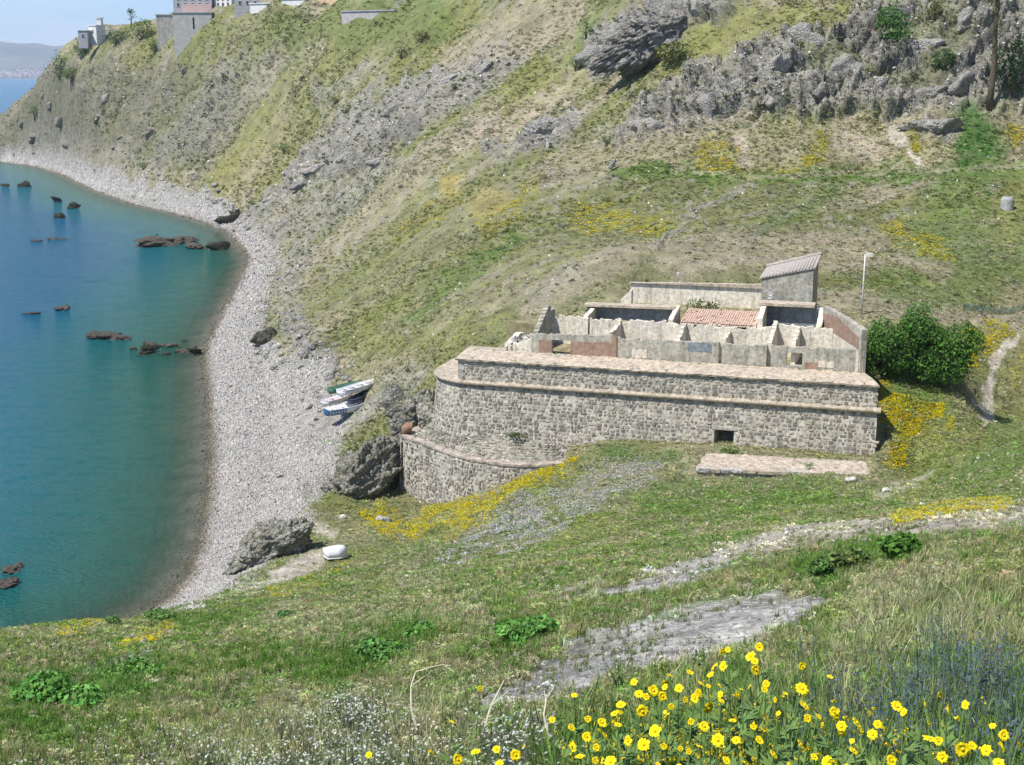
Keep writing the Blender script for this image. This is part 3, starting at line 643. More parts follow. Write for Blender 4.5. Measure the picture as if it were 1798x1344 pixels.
# recess behind the opening
mb = MB(); f4 = [surfM(a, z)[0] for a, z in ((emb[0], emb[2]), (emb[1], emb[2]), (emb[1], emb[3]), (emb[0], emb[3]))]; din = Vector((vD[0], vD[1], 0)) * 2.2
b4 = [p + din + Vector((uD[0], uD[1], 0)) * s for p, s in zip(f4, (.35, -.3, -.3, .35))]
mb.add(f4 + b4, [(0, 1, 5, 4), (1, 2, 6, 5), (2, 3, 7, 6), (3, 0, 4, 7), (4, 5, 6, 7)]); fpart('embrasure', mb.mesh('embrasure', m_house))
mb = MB(); mb.box((0, 0, 0), (2.3, .3, .26)); o = fpart('lintel', mb.mesh('lintel', m_house)); ang = math.atan2(uD[1], uD[0])
o.matrix_parent_inverse = Matrix(); o.location = fort_inv @ (surfM((emb[0] + emb[1]) / 2, emb[3] + .15)[0] + Vector((vD[0], vD[1], 0)) * .1); o.rotation_euler = (0, 0, ang)
# cordon
mb = MB(); prof = [(0, ZC - .02), (.20, ZC), (.34, ZC + .12), (.36, ZC + .24), (.26, ZC + .36), (0.0, ZC + .40), (-.5, ZC + .42)]; na = 110; rng = np.random.default_rng(8)
for i, a in enumerate(np.linspace(1, aR, na)):
    jit = (rng.random() - .5) * .06
    p0, al, out = surfM(a, ZC); o2 = Vector((out.x, out.y, 0)).normalized(); e = al * (.3 if i == na - 1 else 0)
    mb.add([Vector((p0.x, p0.y, 0)) + e + o2 * (r + (jit if 0 < r else 0)) + Vector((0, 0, z + jit * .3)) for r, z in prof], [])
for i in range(na - 1):
    for j in range(len(prof) - 1): k0 = i * len(prof) + j; mb.f.append((k0, k0 + len(prof), k0 + len(prof) + 1, k0 + 1))
mb.f.append(tuple((na - 1) * len(prof) + j for j in range(len(prof))))
fpart('cordon', mb.mesh('cordon', m_cordon))
# ledge behind the cordon on the rounded corner
mb = MB(); ring = [surfM(a, ZC)[0] for a in np.linspace(2, aCorner + 3, 24)]
inn = [FW(max(-.2, min(2, 1.0)), 1.2 + (22 - 1.2) * (1 - k / 23) ** 1.5, 13.05 + .5 * (1 - k / 23)) for k in range(24)]
for p in ring: p.z = ZC + .41
mb.add(ring + inn, [(k, k + 1, 25 + k, 24 + k) for k in range(23)]); fpart('corner_ledge', mb.mesh('corner_ledge', m_coping))
# parapet and its wide sloping cap
ZP0, ZP1 = ZC + .40, 14.95
par_xy = [tuple(FW(u, v, 0)[:2]) for u, v in [(-1.2, 9), (-1.0, 4.2), (-.8, .22)] + [(x, .22) for x in np.linspace(1.2, LEN - .1, 40)] + [(LEN - .05, 4.5)]]
surfP, LsP = path_surf([tuple(FW(x, .22, 0)[:2]) for x in np.linspace(-.8, LEN - .08, 40)], .04, ZP1)
mb = MB(); c4 = [(-.8, .14), (LEN - .08, .14), (LEN - .08 - KF * 9, 9), (1.0, 9)]
lo = [FW(u, v, ZP0 - .05) for u, v in c4]; hi = [FW(u, v + (.08 if v < 1 else 0), ZP1) for u, v in c4]
mb.add(lo + hi, [(0, 1, 5, 4), (1, 2, 6, 5), (2, 3, 7, 6), (3, 0, 4, 7)]); fpart('parapet', mb.mesh('parapet', m_mortar))
mb = MB(); rng = np.random.default_rng(12); us = np.linspace(-1.0, LEN + .06, 90); vs_ = [(-.02, ZP1 - .03), (-.07, ZP1 + .14), (.4, ZP1 + .24), (1.4, ZP1 + .36), (2.4, ZP1 + .45), (3.45, ZP1 + .50)]
for u in us:
    bump_ = rng.normal(0, .035)
    for k, (v, z) in enumerate(vs_): mb.add([FW(min(u, LEN + .06 - KF * max(v, 0)), v + (rng.normal(0, .012) if k < 2 else 0), z + bump_ * .6 + rng.normal(0, .02))], [])
nv = len(vs_)
for i in range(len(us) - 1):
    for j in range(nv - 1): mb.f.append((i * nv + j, (i + 1) * nv + j, (i + 1) * nv + j + 1, i * nv + j + 1))
mb.add([FW(-1.0, -.02, ZP1 - .03), FW(-1.0, 4.6, ZP1 - .03), FW(-1.0, 4.6, ZP1 + .5), FW(-1.0, 3.45, ZP1 + .50), FW(-1.0, -.07, ZP1 + .14)], [(0, 1, 2, 3, 4)])
mb.add([FW(LEN + .06, -.02, ZP1 - .03), FW(LEN + .06 - KF * 9, 9, ZP1 - .03), FW(LEN + .06 - KF * 9, 9, ZP1 + .3), FW(LEN + .06 - KF * 3.4, 3.4, ZP1 + .5), FW(LEN + .06, -.07, ZP1 + .14)], [(0, 1, 2, 3, 4)])
mb.add([FW(-1.0, 3.4, ZP1 + .5), FW(3.0, 3.4, ZP1 + .5), FW(3.0, 4.6, ZP1 + .5), FW(-1.0, 4.6, ZP1 + .5)], [(0, 1, 2, 3)])
mb.add([FW(-1.0, 4.6, ZP1 - 2), FW(3.0, 4.6, ZP1 - 2), FW(3.0, 4.6, ZP1 + .5), FW(-1.0, 4.6, ZP1 + .5)], [(0, 1, 2, 3)])
fpart('coping', mb.mesh('coping', m_coping))
# inner floor steps up towards the back of the fort
mb = MB(); fl = [(3.4, 15.3), (8.6, 15.5), (8.7, 17.3), (14, 17.5), (24, 17.9)]
for f in np.linspace(0, 1, 30): mb.add([FW((1.5 if v < 10 else 8.5) + (LEN - .15 - KF * min(v, 15) - (1.5 if v < 10 else 8.5)) * f, v, z + rng.normal(0, .06)) for v, z in fl], [])
for i in range(29):
    for j in range(4): mb.f.append((i * 5 + j, (i + 1) * 5 + j, (i + 1) * 5 + j + 1, i * 5 + j + 1))
fpart('terrace_floor', mb.mesh('terrace_floor', m_soil))
mb = MB(); fe = lambda v, z: FW(LEN - .12 - KF * min(v, 15), v, z)
mb.add([fe(3.4, 9), fe(15, 9), fe(24, 12), fe(24, 17.9), fe(15, 17.5), fe(8.7, 17.3), fe(3.4, 15.3)], [(0, 1, 2, 3, 4, 5, 6)]); fpart('flank_wall', mb.mesh('flank_wall', m_mortar))
skip = lambda a, z: (emb[0] - .3 < a < emb[1] + .3 and emb[2] - .2 < z < emb[3] + .4)
inv_children = lambda o: None
def run_stones(parent, *a, **k):
    n0 = len(parent.children); wall_stones(parent, *a, **k)
    for c in parent.children:
        if c.name.split('.')[0] in ('stone', 'stones'): c.matrix_parent_inverse = Matrix.Translation(parent.location).inverted()
run_stones(fort, lambda a, z: surfM(a, z), aCorner - 8.5, aR - .15, 5.0, ZC - .12, dens=.86, single=220, seed=3, skip=skip, course=.345)
run_stones(fort, lambda a, z: surfP(a, z), .2, LsP[-1] - .3, ZP0 + .05, ZP1 - .1, dens=.86, single=80, seed=4, course=.34)

# ------------------------------------------------------------------ the lower ring wall round the corner
ring_px = [(1030, 806), (1005, 812), (980, 815.5), (940, 817.5), (900, 817), (850, 811), (800, 800), (760, 786), (738, 776), (704, 766)]
ring_w = [PZ(x, y, 6.2)[:2] for x, y in ring_px][::-1]
ring_w = [ring_w[0] + np.array([2.2, 5.5])] + ring_w
# resample smoothly except for the sharp corner
def chaikin(P, keep):
    out = [P[0]]
    for i in range(len(P) - 1):
        a, b = P[i], P[i + 1]
        if i in keep: out += [a]
        else: out += [a * .75 + b * .25]
        out += [a * .25 + b * .75] if i + 1 not in keep else [b]
    return out + [P[-1]]
ring_w = chaikin([np.array(p) for p in ring_w], (1, 2)); 
RP = [p for i, p in enumerate(ring_w) if i == 0 or np.hypot(*(p - ring_w[i - 1])) > .05]
surfR, LsR = path_surf([tuple(p) for p in RP], .05, 6.2)
rw = thing('ring_wall', 'low curved rubble wall wrapping the foot of the rounded fort corner', 'wall', tuple(surfR(LsR[-1] * .4, 3)[0]))
mb = MB(); rng = np.random.default_rng(21); aa = np.linspace(0, LsR[-1], 60); zz = [-1.5, .3, 1.8, 3.2, 4.8, 6.1]
for a in aa: mb.add([surfR(a, z, rng.normal(0, .04))[0] for z in zz] , [])
for i in range(59):
    for j in range(5): mb.f.append((i * 6 + j, (i + 1) * 6 + j, (i + 1) * 6 + j + 1, i * 6 + j + 1))
fpart('wall_face', mb.mesh('wall_face', m_mortar), rw)
mb = MB()
for a in aa:
    p, al, out = surfR(a, 6.1); o2 = Vector((out.x, out.y, 0)).normalized(); h = rng.normal(0, .05)
    mb.add([p + o2 * .10 + Vector((0, 0, -.05)), p + o2 * .10 + Vector((0, 0, .14 + h)), p - o2 * .45 + Vector((0, 0, .24 + h)), p - o2 * .95 + Vector((0, 0, .14 + h)), p - o2 * 1.0 + Vector((0, 0, -.5))], [])
for i in range(59):
    for j in range(4): mb.f.append((i * 5 + j, (i + 1) * 5 + j, (i + 1) * 5 + j + 1, i * 5 + j + 1))
fpart('cap', mb.mesh('cap', m_ringcap), rw)
aw = np.linspace(aCorner - 9.5, aCorner + 9.8, 60); ZT = 7.6; TP = []; TQ = []
for k in range(60):
    p, al, out = surfR(aa[k], 6.1); o2 = Vector((out.x, out.y, 0)).normalized(); p = p - o2 * .85; TP.append(Vector((p.x, p.y, 6.05))); TQ.append(surfM(aw[k], ZT, .05)[0])
def surfT(a, z):
    f = min(max(a / LsR[-1], 0), .9999) * 59; i = int(f); g = (z - 6.05) / (ZT - 6.05); P0 = TP[i].lerp(TP[i + 1], f - i); Q0 = TQ[i].lerp(TQ[i + 1], f - i); al = (TP[i + 1] - TP[i]).normalized(); up = (Q0 - P0).normalized(); out = al.cross(up)
    if out.z < 0: out = -out
    return P0.lerp(Q0, g), (al - out * al.dot(out)).normalized(), out.normalized()
rng = np.random.default_rng(24); mb = MB()
for k in range(60):
    a = LsR[-1] * k / 59
    for g in range(6): q, al, out = surfT(a, 6.05 + (ZT - 6.05) * g / 5); mb.add([q + out * rng.normal(0, .04)], [])
for i in range(59):
    for j in range(5): mb.f.append((i * 6 + j, (i + 1) * 6 + j, (i + 1) * 6 + j + 1, i * 6 + j + 1))
fpart('talus', mb.mesh('talus', wall_mat('light_offset_mortar', (.29, .275, .225), (.2, .195, .15), .7)), rw)  # mortar colour darkened to offset the light this slope catches from above
mb = MB()
mb = MB()
pc = surfR(LsR[2] + .35, 3.3); mb.box((0, 0, 0), (.28, .10, 4.6)); o = fpart('drain_slot', mb.mesh('drain_slot', m_dark), rw); o.matrix_parent_inverse = Matrix(); o.location = pc[0] - Vector(rw.location) + pc[2] * .02; o.rotation_euler = (0, 0, math.atan2(pc[1].y, pc[1].x))
wall_stones_T = True
run_stones(rw, lambda a, z: surfT(a, z), .3, LsR[-1] - .3, 6.1, ZT - .05, dens=.84, single=0, seed=10, course=.2)
run_stones(rw, lambda a, z: surfR(a, z), .3, LsR[-1] - .3, .2, 6.05, dens=.84, single=250, seed=9, course=.33)

# ------------------------------------------------------------------ walls of the ruined house
def rag_wall(p0, p1, th, z0, tops, rag=.08, seed=0, step=.45, openings=()):
    """a wall from p0 to p1 (u, v) with a broken top following `tops` [(0..1, z)...]; openings: (f0, f1, zlo, zhi)"""
    mb = MB(); rng = np.random.default_rng(seed); L_ = math.hypot(p1[0] - p0[0], p1[1] - p0[1]); n = max(2, int(L_ / step))
    fs = sorted(set([round(x, 4) for x in np.linspace(0, 1, n + 1)] + [x for o in openings for x in o[:2]]))
    dx, dy = (p1[0] - p0[0]) / L_, (p1[1] - p0[1]) / L_; nx_, ny_ = -dy * th / 2, dx * th / 2
    zt = {f: np.interp(f, [a for a, _ in tops], [b for _, b in tops]) + rng.normal(0, rag) for f in fs}
    def seg(f0, f1, a0, a1, b0, b1):
        x0, y0 = p0[0] + (p1[0] - p0[0]) * f0, p0[1] + (p1[1] - p0[1]) * f0; x1, y1 = p0[0] + (p1[0] - p0[0]) * f1, p0[1] + (p1[1] - p0[1]) * f1
        vs = [FW(x0 + nx_, y0 + ny_, a0), FW(x0 - nx_, y0 - ny_, a0), FW(x0 + nx_, y0 + ny_, b0), FW(x0 - nx_, y0 - ny_, b0), FW(x1 + nx_, y1 + ny_, a1), FW(x1 - nx_, y1 - ny_, a1), FW(x1 + nx_, y1 + ny_, b1), FW(x1 - nx_, y1 - ny_, b1)]
        mb.add(vs, [(0, 2, 3, 1), (4, 5, 7, 6), (0, 4, 6, 2), (1, 3, 7, 5), (2, 6, 7, 3), (0, 1, 5, 4)])
    for f0, f1 in zip(fs[:-1], fs[1:]):
        op = [o for o in openings if o[0] - 1e-6 <= f0 and f1 <= o[1] + 1e-6]
        if op:
            o = op[0]
            if o[2] > z0 + .02: seg(f0, f1, z0, z0, o[2], o[2])
            if o[3] < min(zt[f0], zt[f1]) - .02: seg(f0, f1, o[3], o[3], zt[f0], zt[f1])
        else: seg(f0, f1, z0, z0, zt[f0], zt[f0] * .7 + zt[f1] * .3 if rag > .06 else zt[f1])
    return mb
VF, VS, VB = 3.75, 8.6, 12.6
hs = thing('ruined_house', 'roofless ruined house of grey walls standing on top of the fort', 'ruined house', FW(LEN * .6, 6, 15.4))
uA, uZ = u_at(941, VF, 16), u_at(1516, VF, 16)
def zf(py, px, v): return z_at(py, u_at(px, v, 17.5), v)
fr = lambda px: (u_at(px, VF, 16) - uA) / (uZ - uA)
ztF = [(0, zf(587, 945, VF)), (fr(1083), zf(589, 1083, VF)), (fr(1090), zf(595, 1090, VF)), (fr(1260), zf(601, 1260, VF)), (fr(1270), zf(603, 1270, VF)), (1, zf(614, 1505, VF))]
op = [(fr(970), fr(1003), 15.2, zf(597, 985, VF)), (fr(1262), fr(1268), 15.2, 20), (fr(1346), fr(1354), 15.2, 20), (fr(1381), fr(1409), zf(641, 1395, VF), zf(619, 1395, VF))]
fpart('front_wall', rag_wall((uA, VF), (uZ, VF), .5, 15.1, ztF, .07, 1, .35, op).mesh('front_wall', m_house), hs)
def panel(name, px0, px1, py0, py1, v, mat, out=.03, label=None):
    u0, u1 = u_at(px0, v, 16), u_at(px1, v, 16); z1, z0 = z_at(py0, (u0 + u1) / 2, v), z_at(py1, (u0 + u1) / 2, v); mb = MB(); vv = v - .25
    rng = np.random.default_rng(int(px0)); top = [(u0 + (u1 - u0) * k / 6, z1 + rng.normal(0, .05)) for k in range(7)]; bot = [(u0 + (u1 - u0) * k / 6, z0) for k in range(7)]
    pr = bot + top[::-1]; n = len(pr); mb.add([FW(a, vv - out, b) for a, b in pr] + [FW(a, vv + .01, b) for a, b in pr], [tuple(range(n))] + [(i, n + i, n + (i + 1) % n, (i + 1) % n) for i in range(n)])
    return fpart(name, mb.mesh(name, mat), hs, label=label)
panel('brick_panel', 947, 969, 596, 621, VF, m_brick); panel('brick_panel', 1003, 1076, 600, 628, VF, m_brick); panel('brick_pier', 1076, 1084, 588, 631, VF, m_brick, .12); panel('brick_panel', 1413, 1437, 636, 650, VF, m_brick)
panel('plaster_patch', 1111, 1137, 613, 628, VF, m_cream, .035, 'white rectangular patch'); panel('plaster_patch', 1437, 1465, 633, 645, VF, m_cream, .035, 'white ragged patch'); panel('render_patch', 1208, 1250, 601, 617, VF, m_blue, .02); panel('corner_strip', 1502, 1507, 614, 655, VF, m_cream, .05)
# cross walls and the long middle wall
for px, za, zb, m in ((1068, 560, 0, m_inner), (1186, 566, 0, m_inner), (1266, 578, 0, m_inner), (1350, 562, 0, m_inner), (1392, 572, 0, m_inner)):
    u0 = u_at(px, VF, 16.5); z1 = zf(za, px + 8, VS)
    fpart('cross_wall', rag_wall((u0, VF + .25), (u0, VS), .38, 15.1, [(0, z_at(603, u0, VF) if px > 1100 else 17.6), (.55, z1 - .5), (1, z1)], .13, px, .3).mesh('cross_wall', m), hs)
uS0, uS1 = u_at(962, VS, 17.5), u_at(1462, VS, 17.5); fs_ = lambda px: (u_at(px, VS, 17.5) - uS0) / (uS1 - uS0)
ztS = [(0, zf(556, 965, VS)), (fs_(1034), zf(558, 1034, VS)), (fs_(1038), zf(561, 1040, VS)), (fs_(1180), zf(566, 1180, VS)), (fs_(1186), zf(571, 1190, VS)), (fs_(1336), zf(577, 1336, VS)), (fs_(1356), zf(569, 1356, VS)), (fs_(1440), zf(576, 1440, VS)), (1, zf(577, 1460, VS))]
fpart('middle_wall', rag_wall((uS0, VS), (uS1, VS), .45, 15.1, ztS, .11, 2, .3, [(fs_(1033), fs_(1036.5), 15.2, 25)]).mesh('middle_wall', m_inner), hs)
# gables
u0 = uA - .1; zt = lambda py, v, px: zf(py, px, v)
fpart('left_gable', rag_wall((u0, VF - .25), (u0 + .15, 9.6), .5, 15.1, [(0, zt(588, VF, 941)), (.12, zt(580, VF, 941)), (.62, zt(537, 7.4, 946)), (.70, zt(536, 7.8, 950)), (.74, zt(548, 8.2, 955)), (1, zt(540, 9.6, 975))], .07, 31).mesh('left_gable', m_house), hs, label='tall pointed gable stub')
u1 = u_at(1516, VF, 17); gA, gB = Vector((u1, VF - .25)), Vector((u_at(1449, 10.8, 19.5), 10.8))
fpart('right_gable', rag_wall(gA, gB, .55, 12.5, [(0, zt(579, VF, 1518)), (.04, zt(577, VF, 1518)), (.90, zt(540, 10.0, 1455)), (1, zt(538, 10.8, 1448))], .04, 33).mesh('right_gable', m_house), hs, label='sloping end wall')
gd = (gB - gA).normalized(); gn = Vector((-gd.y, gd.x))
def inner_panel(name, poly, mat, du):
    """a skin on the inside of the end wall; poly: (fraction along the wall, z)"""
    mb = MB(); bse = [gA.lerp(gB, f) for f, _ in poly]; n = len(poly)
    mb.add([FW(*(p + gn * (.275 + du)), z) for p, (_, z) in zip(bse, poly)] + [FW(*(p + gn * .2), z) for p, (_, z) in zip(bse, poly)], [tuple(range(n))] + [(i, n + i, n + (i + 1) % n, (i + 1) % n) for i in range(n)]); return fpart(name, mb.mesh(name, mat), hs)
zg = lambda py, f: z_at(py, gA.lerp(gB, f).x, gA.lerp(gB, f).y)
inner_panel('cream_plaster', [(.07, 15.3), (.97, 15.5), (.97, zg(573, .97)), (.07, zg(613, .07))], m_cream, .03); inner_panel('brick_face', [(.06, zg(612, .06)), (.97, zg(572, .97)), (.97, zg(550, .97)), (.60, zg(556, .6)), (.06, zg(592, .06))], m_brick, .05)
# rooms behind the middle wall
uB0, uB1 = u_at(1032, VB, 18.5), u_at(1184, VB, 18.5); zb0, zb1 = zf(536, 1040, VB), zf(541, 1180, VB)
fpart('back_wall', rag_wall((uB0, VB), (uB1, VB), .5, 16.9, [(0, zb0), (1, zb1)], .03, 41).mesh('back_wall', m_blue), hs)  # shade of the eaves slab is painted into this wall's blue-grey
mb = MB(); mb.add([FW(u, v, z) for u, za in ((uB0 - .2, zb0), (uB1 + .2, zb1)) for v, z in ((VB - .95, za - .02), (VB + .35, za + .02), (VB + .35, za + .24), (VB - .95, za + .20))], [(0, 1, 2, 3), (4, 7, 6, 5), (0, 4, 5, 1), (1, 5, 6, 2), (2, 6, 7, 3), (3, 7, 4, 0)]); fpart('eaves_slab', mb.mesh('eaves_slab', m_coping), hs)
for px, py in ((1036, 548), (1183, 545)):
    u0 = u_at(px, VS + 2, 18); fpart('cross_wall', rag_wall((u0, VS + .2), (u0, VB + .3), .45, 16.9, [(0, zf(556 if px < 1100 else 562, px, VS)), (1, zf(py - 9, px, VB))], .06, px).mesh('cross_wall', m_inner), hs)
VR = 12.4; uR0, uR1 = u_at(1340, VR, 19), u_at(1442, VR, 19); zr0 = zf(534, 1345, VR)
fpart('back_wall', rag_wall((uR0, VR), (uR1, VR), .5, 16.9, [(0, zr0), (1, zr0 - .15)], .03, 43).mesh('back_wall', m_blue), hs)  # dark blue-grey here is the room's shade put into the wall colour
mb = MB(); mb.add([FW(u, v, z) for u in (uR0 - .3, uR1 - .6) for v, z in ((VR - 1.1, zr0), (VR + .5, zr0 + .04), (VR + .5, zr0 + .3), (VR - 1.1, zr0 + .26))], [(0, 1, 2, 3), (4, 7, 6, 5), (0, 4, 5, 1), (1, 5, 6, 2), (2, 6, 7, 3), (3, 7, 4, 0)]); fpart('eaves_slab', mb.mesh('eaves_slab', m_coping), hs)
for px, za, zb in ((1338, 545, 532), (1440, 560, 540)):
    u0 = u_at(px, VS + 2, 18); fpart('cross_wall', rag_wall((u0, VS + .2), (u0, VR + .3), .5, 16.9, [(0, zf(za + 14, px, VS)), (.4, zf(za, px, VS + 1.6)), (1, zf(zb, px + 4, VR))], .06, px).mesh('cross_wall', m_inner), hs)
# the tiled strip: rows of half-round tiles
uT0, uT1 = u_at(1197, 10, 18.3), u_at(1330, 10, 18.3); vT0, vT1 = 9.1, 13.6; zT0, zT1 = zf(571, 1265, vT0), zf(546, 1265, vT1)
mb = MB(); mb.add([FW(u, v, z) for u in (uT0, uT1) for v, z in ((vT0, zT0 - .12), (vT1, zT1 - .12), (vT1, zT1 - .02), (vT0, zT0 - .02))], [(0, 1, 2, 3), (4, 7, 6, 5), (0, 4, 5, 1), (1, 5, 6, 2), (2, 6, 7, 3), (3, 7, 4, 0)]); rf = fpart('lean_to_roof', mb.mesh('lean_to_roof', m_tile), hs)
mb = MB(); rng = np.random.default_rng(77); nr_ = 11
for i in range(nr_):
    f0, f1 = i / nr_, (i + 1.15) / nr_; u = uT0
    while u < uT1 - .2:
        if rng.random() > .06:
            lift = .02 + rng.random() * .04; pts = []
            for f in (f0, f1):
                v = vT0 + (vT1 - vT0) * f; z = zT0 + (zT1 - zT0) * f + lift + (.04 if f == f0 else 0)
                pts += [FW(u, v, z), FW(u + .06, v, z + .08), FW(u + .16, v, z + .08), FW(u + .22, v, z)]
            mb.add(pts, [(0, 1, 5, 4), (1, 2, 6, 5), (2, 3, 7, 6), (0, 3, 2, 1)])
        u += .23
o = part('roof_tiles', mb.mesh('roof_tiles', m_tile), rf); tag(o, kind='stuff')
fpart('cross_wall', rag_wall((u_at(1318, 10, 18), 10), (u_at(1338, 10, 18), 10.6), .6, 16.9, [(0, zf(568, 1318, 10)), (1, zf(548, 1334, 10.5))], .08, 51).mesh('cross_wall', m_inner), hs)
# rubble annex left of the house
an = thing('rubble_annex', 'small broken stone block at the left end of the ruined house', 'ruin', FW(u_at(912, 4.2, 15.5), 4.4, 15.3))
u0, u1_ = u_at(886, 4.0, 15.8), u_at(938, 4.0, 15.8)
fpart('wall', rag_wall((u0, 4.1), (u1_, 4.1), .6, 15.1, [(0, zf(607, 890, 4.1)), (.5, zf(600, 910, 4.1)), (1, zf(588, 935, 4.1))], .1, 61, .35, [(.08, .14, 15.2, 16.0), (.24, .30, 15.2, 16.1)]).mesh('wall', m_inner), an)
fpart('wall', rag_wall((u0 + .2, 4.4), (u0 + .4, 8.2), .6, 15.1, [(0, 16.1), (1, 16.7)], .12, 62).mesh('wall', m_inner), an)
mb = MB()
for k in range(26): mb.box(FW(random.uniform(u0 + .5, u1_), random.uniform(4.6, 7.5), 15.5 + random.random() * .9), (random.uniform(.3, .7), random.uniform(.3, .6), random.uniform(.25, .5)), Euler((random.random(), random.random(), random.random())).to_matrix())
tag(fpart('rubble', mb.mesh('rubble', m_pale), an), kind='stuff')
# court wall at the back
VC = 21.5; cw = thing('court_wall', 'long weathered wall closing the yard behind the ruined house', 'wall', FW(u_at(1220, VC, 18), VC, 17.8))
u0, u1_ = u_at(1108, VC, 19), u_at(1337, VC, 19)
fpart('wall', rag_wall((u0, VC), (u1_, VC), .5, 16.8, [(0, zf(498, 1115, VC)), (.5, zf(498, 1220, VC)), (1, zf(502, 1335, VC))], .03, 65).mesh('wall', m_inner), cw)
mb = rag_wall((u0 - .1, VC - .1), (u1_, VC - .1), .75, zf(501, 1220, VC), [(0, zf(496, 1115, VC)), (1, zf(499, 1335, VC))], .02, 66); fpart('coping', mb.mesh('coping', m_coping), cw)
fpart('end_pier', rag_wall((u_at(1092, 18.5, 18.5), 18.5), (u_at(1110, 18.5, 18.5), 18.5), .9, 16.8, [(0, zf(524, 1092, 18.5)), (.6, zf(514, 1103, 18.5)), (1, zf(510, 1110, 18.5))], .08, 67, .2).mesh('end_pier', m_inner), cw)
# shed with a single-pitch roof at the back right
sh = thing('ruined_shed', 'tall grey shed with a single sloping tiled roof at the back of the fort', 'shed', FW(u_at(1385, 16, 19), 17, 17.8))
V0, V1 = 15.2, 21.0; a0, a1_ = u_at(1336, V0, 20), u_at(1426, V0, 20)
zl, zr_ = zf(491, 1338, V0), zf(473, 1424, V0)
mb = MB(); c8 = [FW(a0, V0, 16.8), FW(a1_, V0, 16.8), FW(a1_, V1, 16.8), FW(a0, V1, 16.8), FW(a0, V0, zl), FW(a1_, V0, zr_), FW(a1_, V1, zr_ + .55), FW(a0, V1, zl + .3)]
mb.add(c8, [(0, 1, 5, 4), (1, 2, 6, 5), (2, 3, 7, 6), (3, 0, 4, 7)]); fpart('walls', mb.mesh('walls', m_house), sh)
mb = MB(); ex = .22; r4 = [(a0 - ex, V0 - .12, zl + .02), (a1_ + ex, V0 - .12, zr_ + .1), (a1_ + ex, V1 + .2, zr_ + .65), (a0 - ex, V1 + .2, zl + .36)]
mb.add([FW(*p) for p in r4] + [FW(p[0], p[1], p[2] + .14) for p in r4], [(0, 3, 2, 1), (4, 5, 6, 7), (0, 1, 5, 4), (1, 2, 6, 5), (2, 3, 7, 6), (3, 0, 4, 7)]); rf = fpart('roof', mb.mesh('roof', m_oldtile), sh)
mb = MB(); n = 16
for k in range(n):
    f = (k + .5) / n; u = a0 + (a1_ - a0) * f; z0, z1 = zl + .18 + (zr_ - zl + .08) * f, zl + .46 + (zr_ - zl + .29) * f
    mb.tube([FW(u, V0 - .15, z0), FW(u, V1 + .2, z1)], .08, 6)
fpart('tile_row', mb.mesh('tile_row', m_oldtile), sh); 
mb = MB(); mb.tube([FW(a0 - ex, V1 + .1, zl + .56), FW(a1_ + ex, V1 + .1, zr_ + .86)], .17, 7); fpart('ridge_tiles', mb.mesh('ridge_tiles', m_oldtile), sh)
mb = MB(); mb.add([FW(u_at(1347, V0 - .02, 18.9), V0 - .03, z_at(525, a0 + .8, V0)), FW(u_at(1358, V0 - .02, 18.9), V0 - .03, z_at(526, a0 + .8, V0)), FW(u_at(1357, V0, 19), V0 - .03, z_at(508, a0 + .8, V0)), FW(u_at(1348, V0, 19), V0 - .03, z_at(509, a0 + .8, V0))], [(0, 1, 2, 3)]); fpart('blocked_window', mb.mesh('blocked_window', m_pale), sh)

# ------------------------------------------------------------------ stone platform at the foot of the wall
pl = [PZ(x, y, 9.35) for x, y in ((1238, 795), (1520, 810), (1529, 836), (1221, 824))]
pf = thing('stone_platform', 'low worn stone plinth lying in the grass under the wall opening', 'platform', tuple(sum(pl) / 4 - np.array([0, 0, .6])))
mb = MB(); n1_, n2_ = 40, 9; rng = np.random.default_rng(88)
def plp(f, g, z=0): p = (pl[0] * (1 - f) + pl[1] * f) * (1 - g) + (pl[3] * (1 - f) + pl[2] * f) * g; return Vector((p[0], p[1], p[2] + z))
for i in range(n1_ + 1):
    for jx in range(n2_ + 1):
        e = min(i, n1_ - i, jx, n2_ - jx); mb.add([plp(i / n1_, jx / n2_, rng.normal(0, .05) - (.14 * rng.random() if e == 0 else 0))], [])
for i in range(n1_):
    for jx in range(n2_): k = i * (n2_ + 1) + jx; mb.f.append((k, k + n2_ + 1, k + n2_ + 2, k + 1)[::-1])
fpart('slab_top', mb.mesh('slab_top', m_coping), pf)
mb = MB()
for e0, e1 in (((0, 1), (1, 1)), ((1, 1), (1, 0)), ((0, 0), (0, 1)), ((1, 0), (0, 0))):
    for k in range(20):
        f, g = k / 20, (k + 1) / 20; a = plp(e0[0] + (e1[0] - e0[0]) * f, e0[1] + (e1[1] - e0[1]) * f); b = plp(e0[0] + (e1[0] - e0[0]) * g, e0[1] + (e1[1] - e0[1]) * g)
        mb.add([a, b, Vector((b.x, b.y, 6.5)), Vector((a.x, a.y, 6.5))], [(0, 1, 2, 3)])
fpart('plinth', mb.mesh('plinth', m_mortar), pf)
f = 0.0
while f < .985:
    w = rng.uniform(.05, .11); mb = MB(); p = plp(f + w / 2, .985, -.02); mb.box((0, 0, 0), (w * 13.3 * .96, rng.uniform(.45, .7), rng.uniform(.22, .34)), Euler((rng.normal(0, .04), rng.normal(0, .03), 0)).to_matrix())
    o = part('edge_stone', mb.mesh('edge_stone', m_cordon if rng.random() < .55 else m_pale), pf); d = pl[2] - pl[3]; o.rotation_euler = (0, 0, math.atan2(d[1], d[0])); o.location = p - Vector(pf.location); f += w

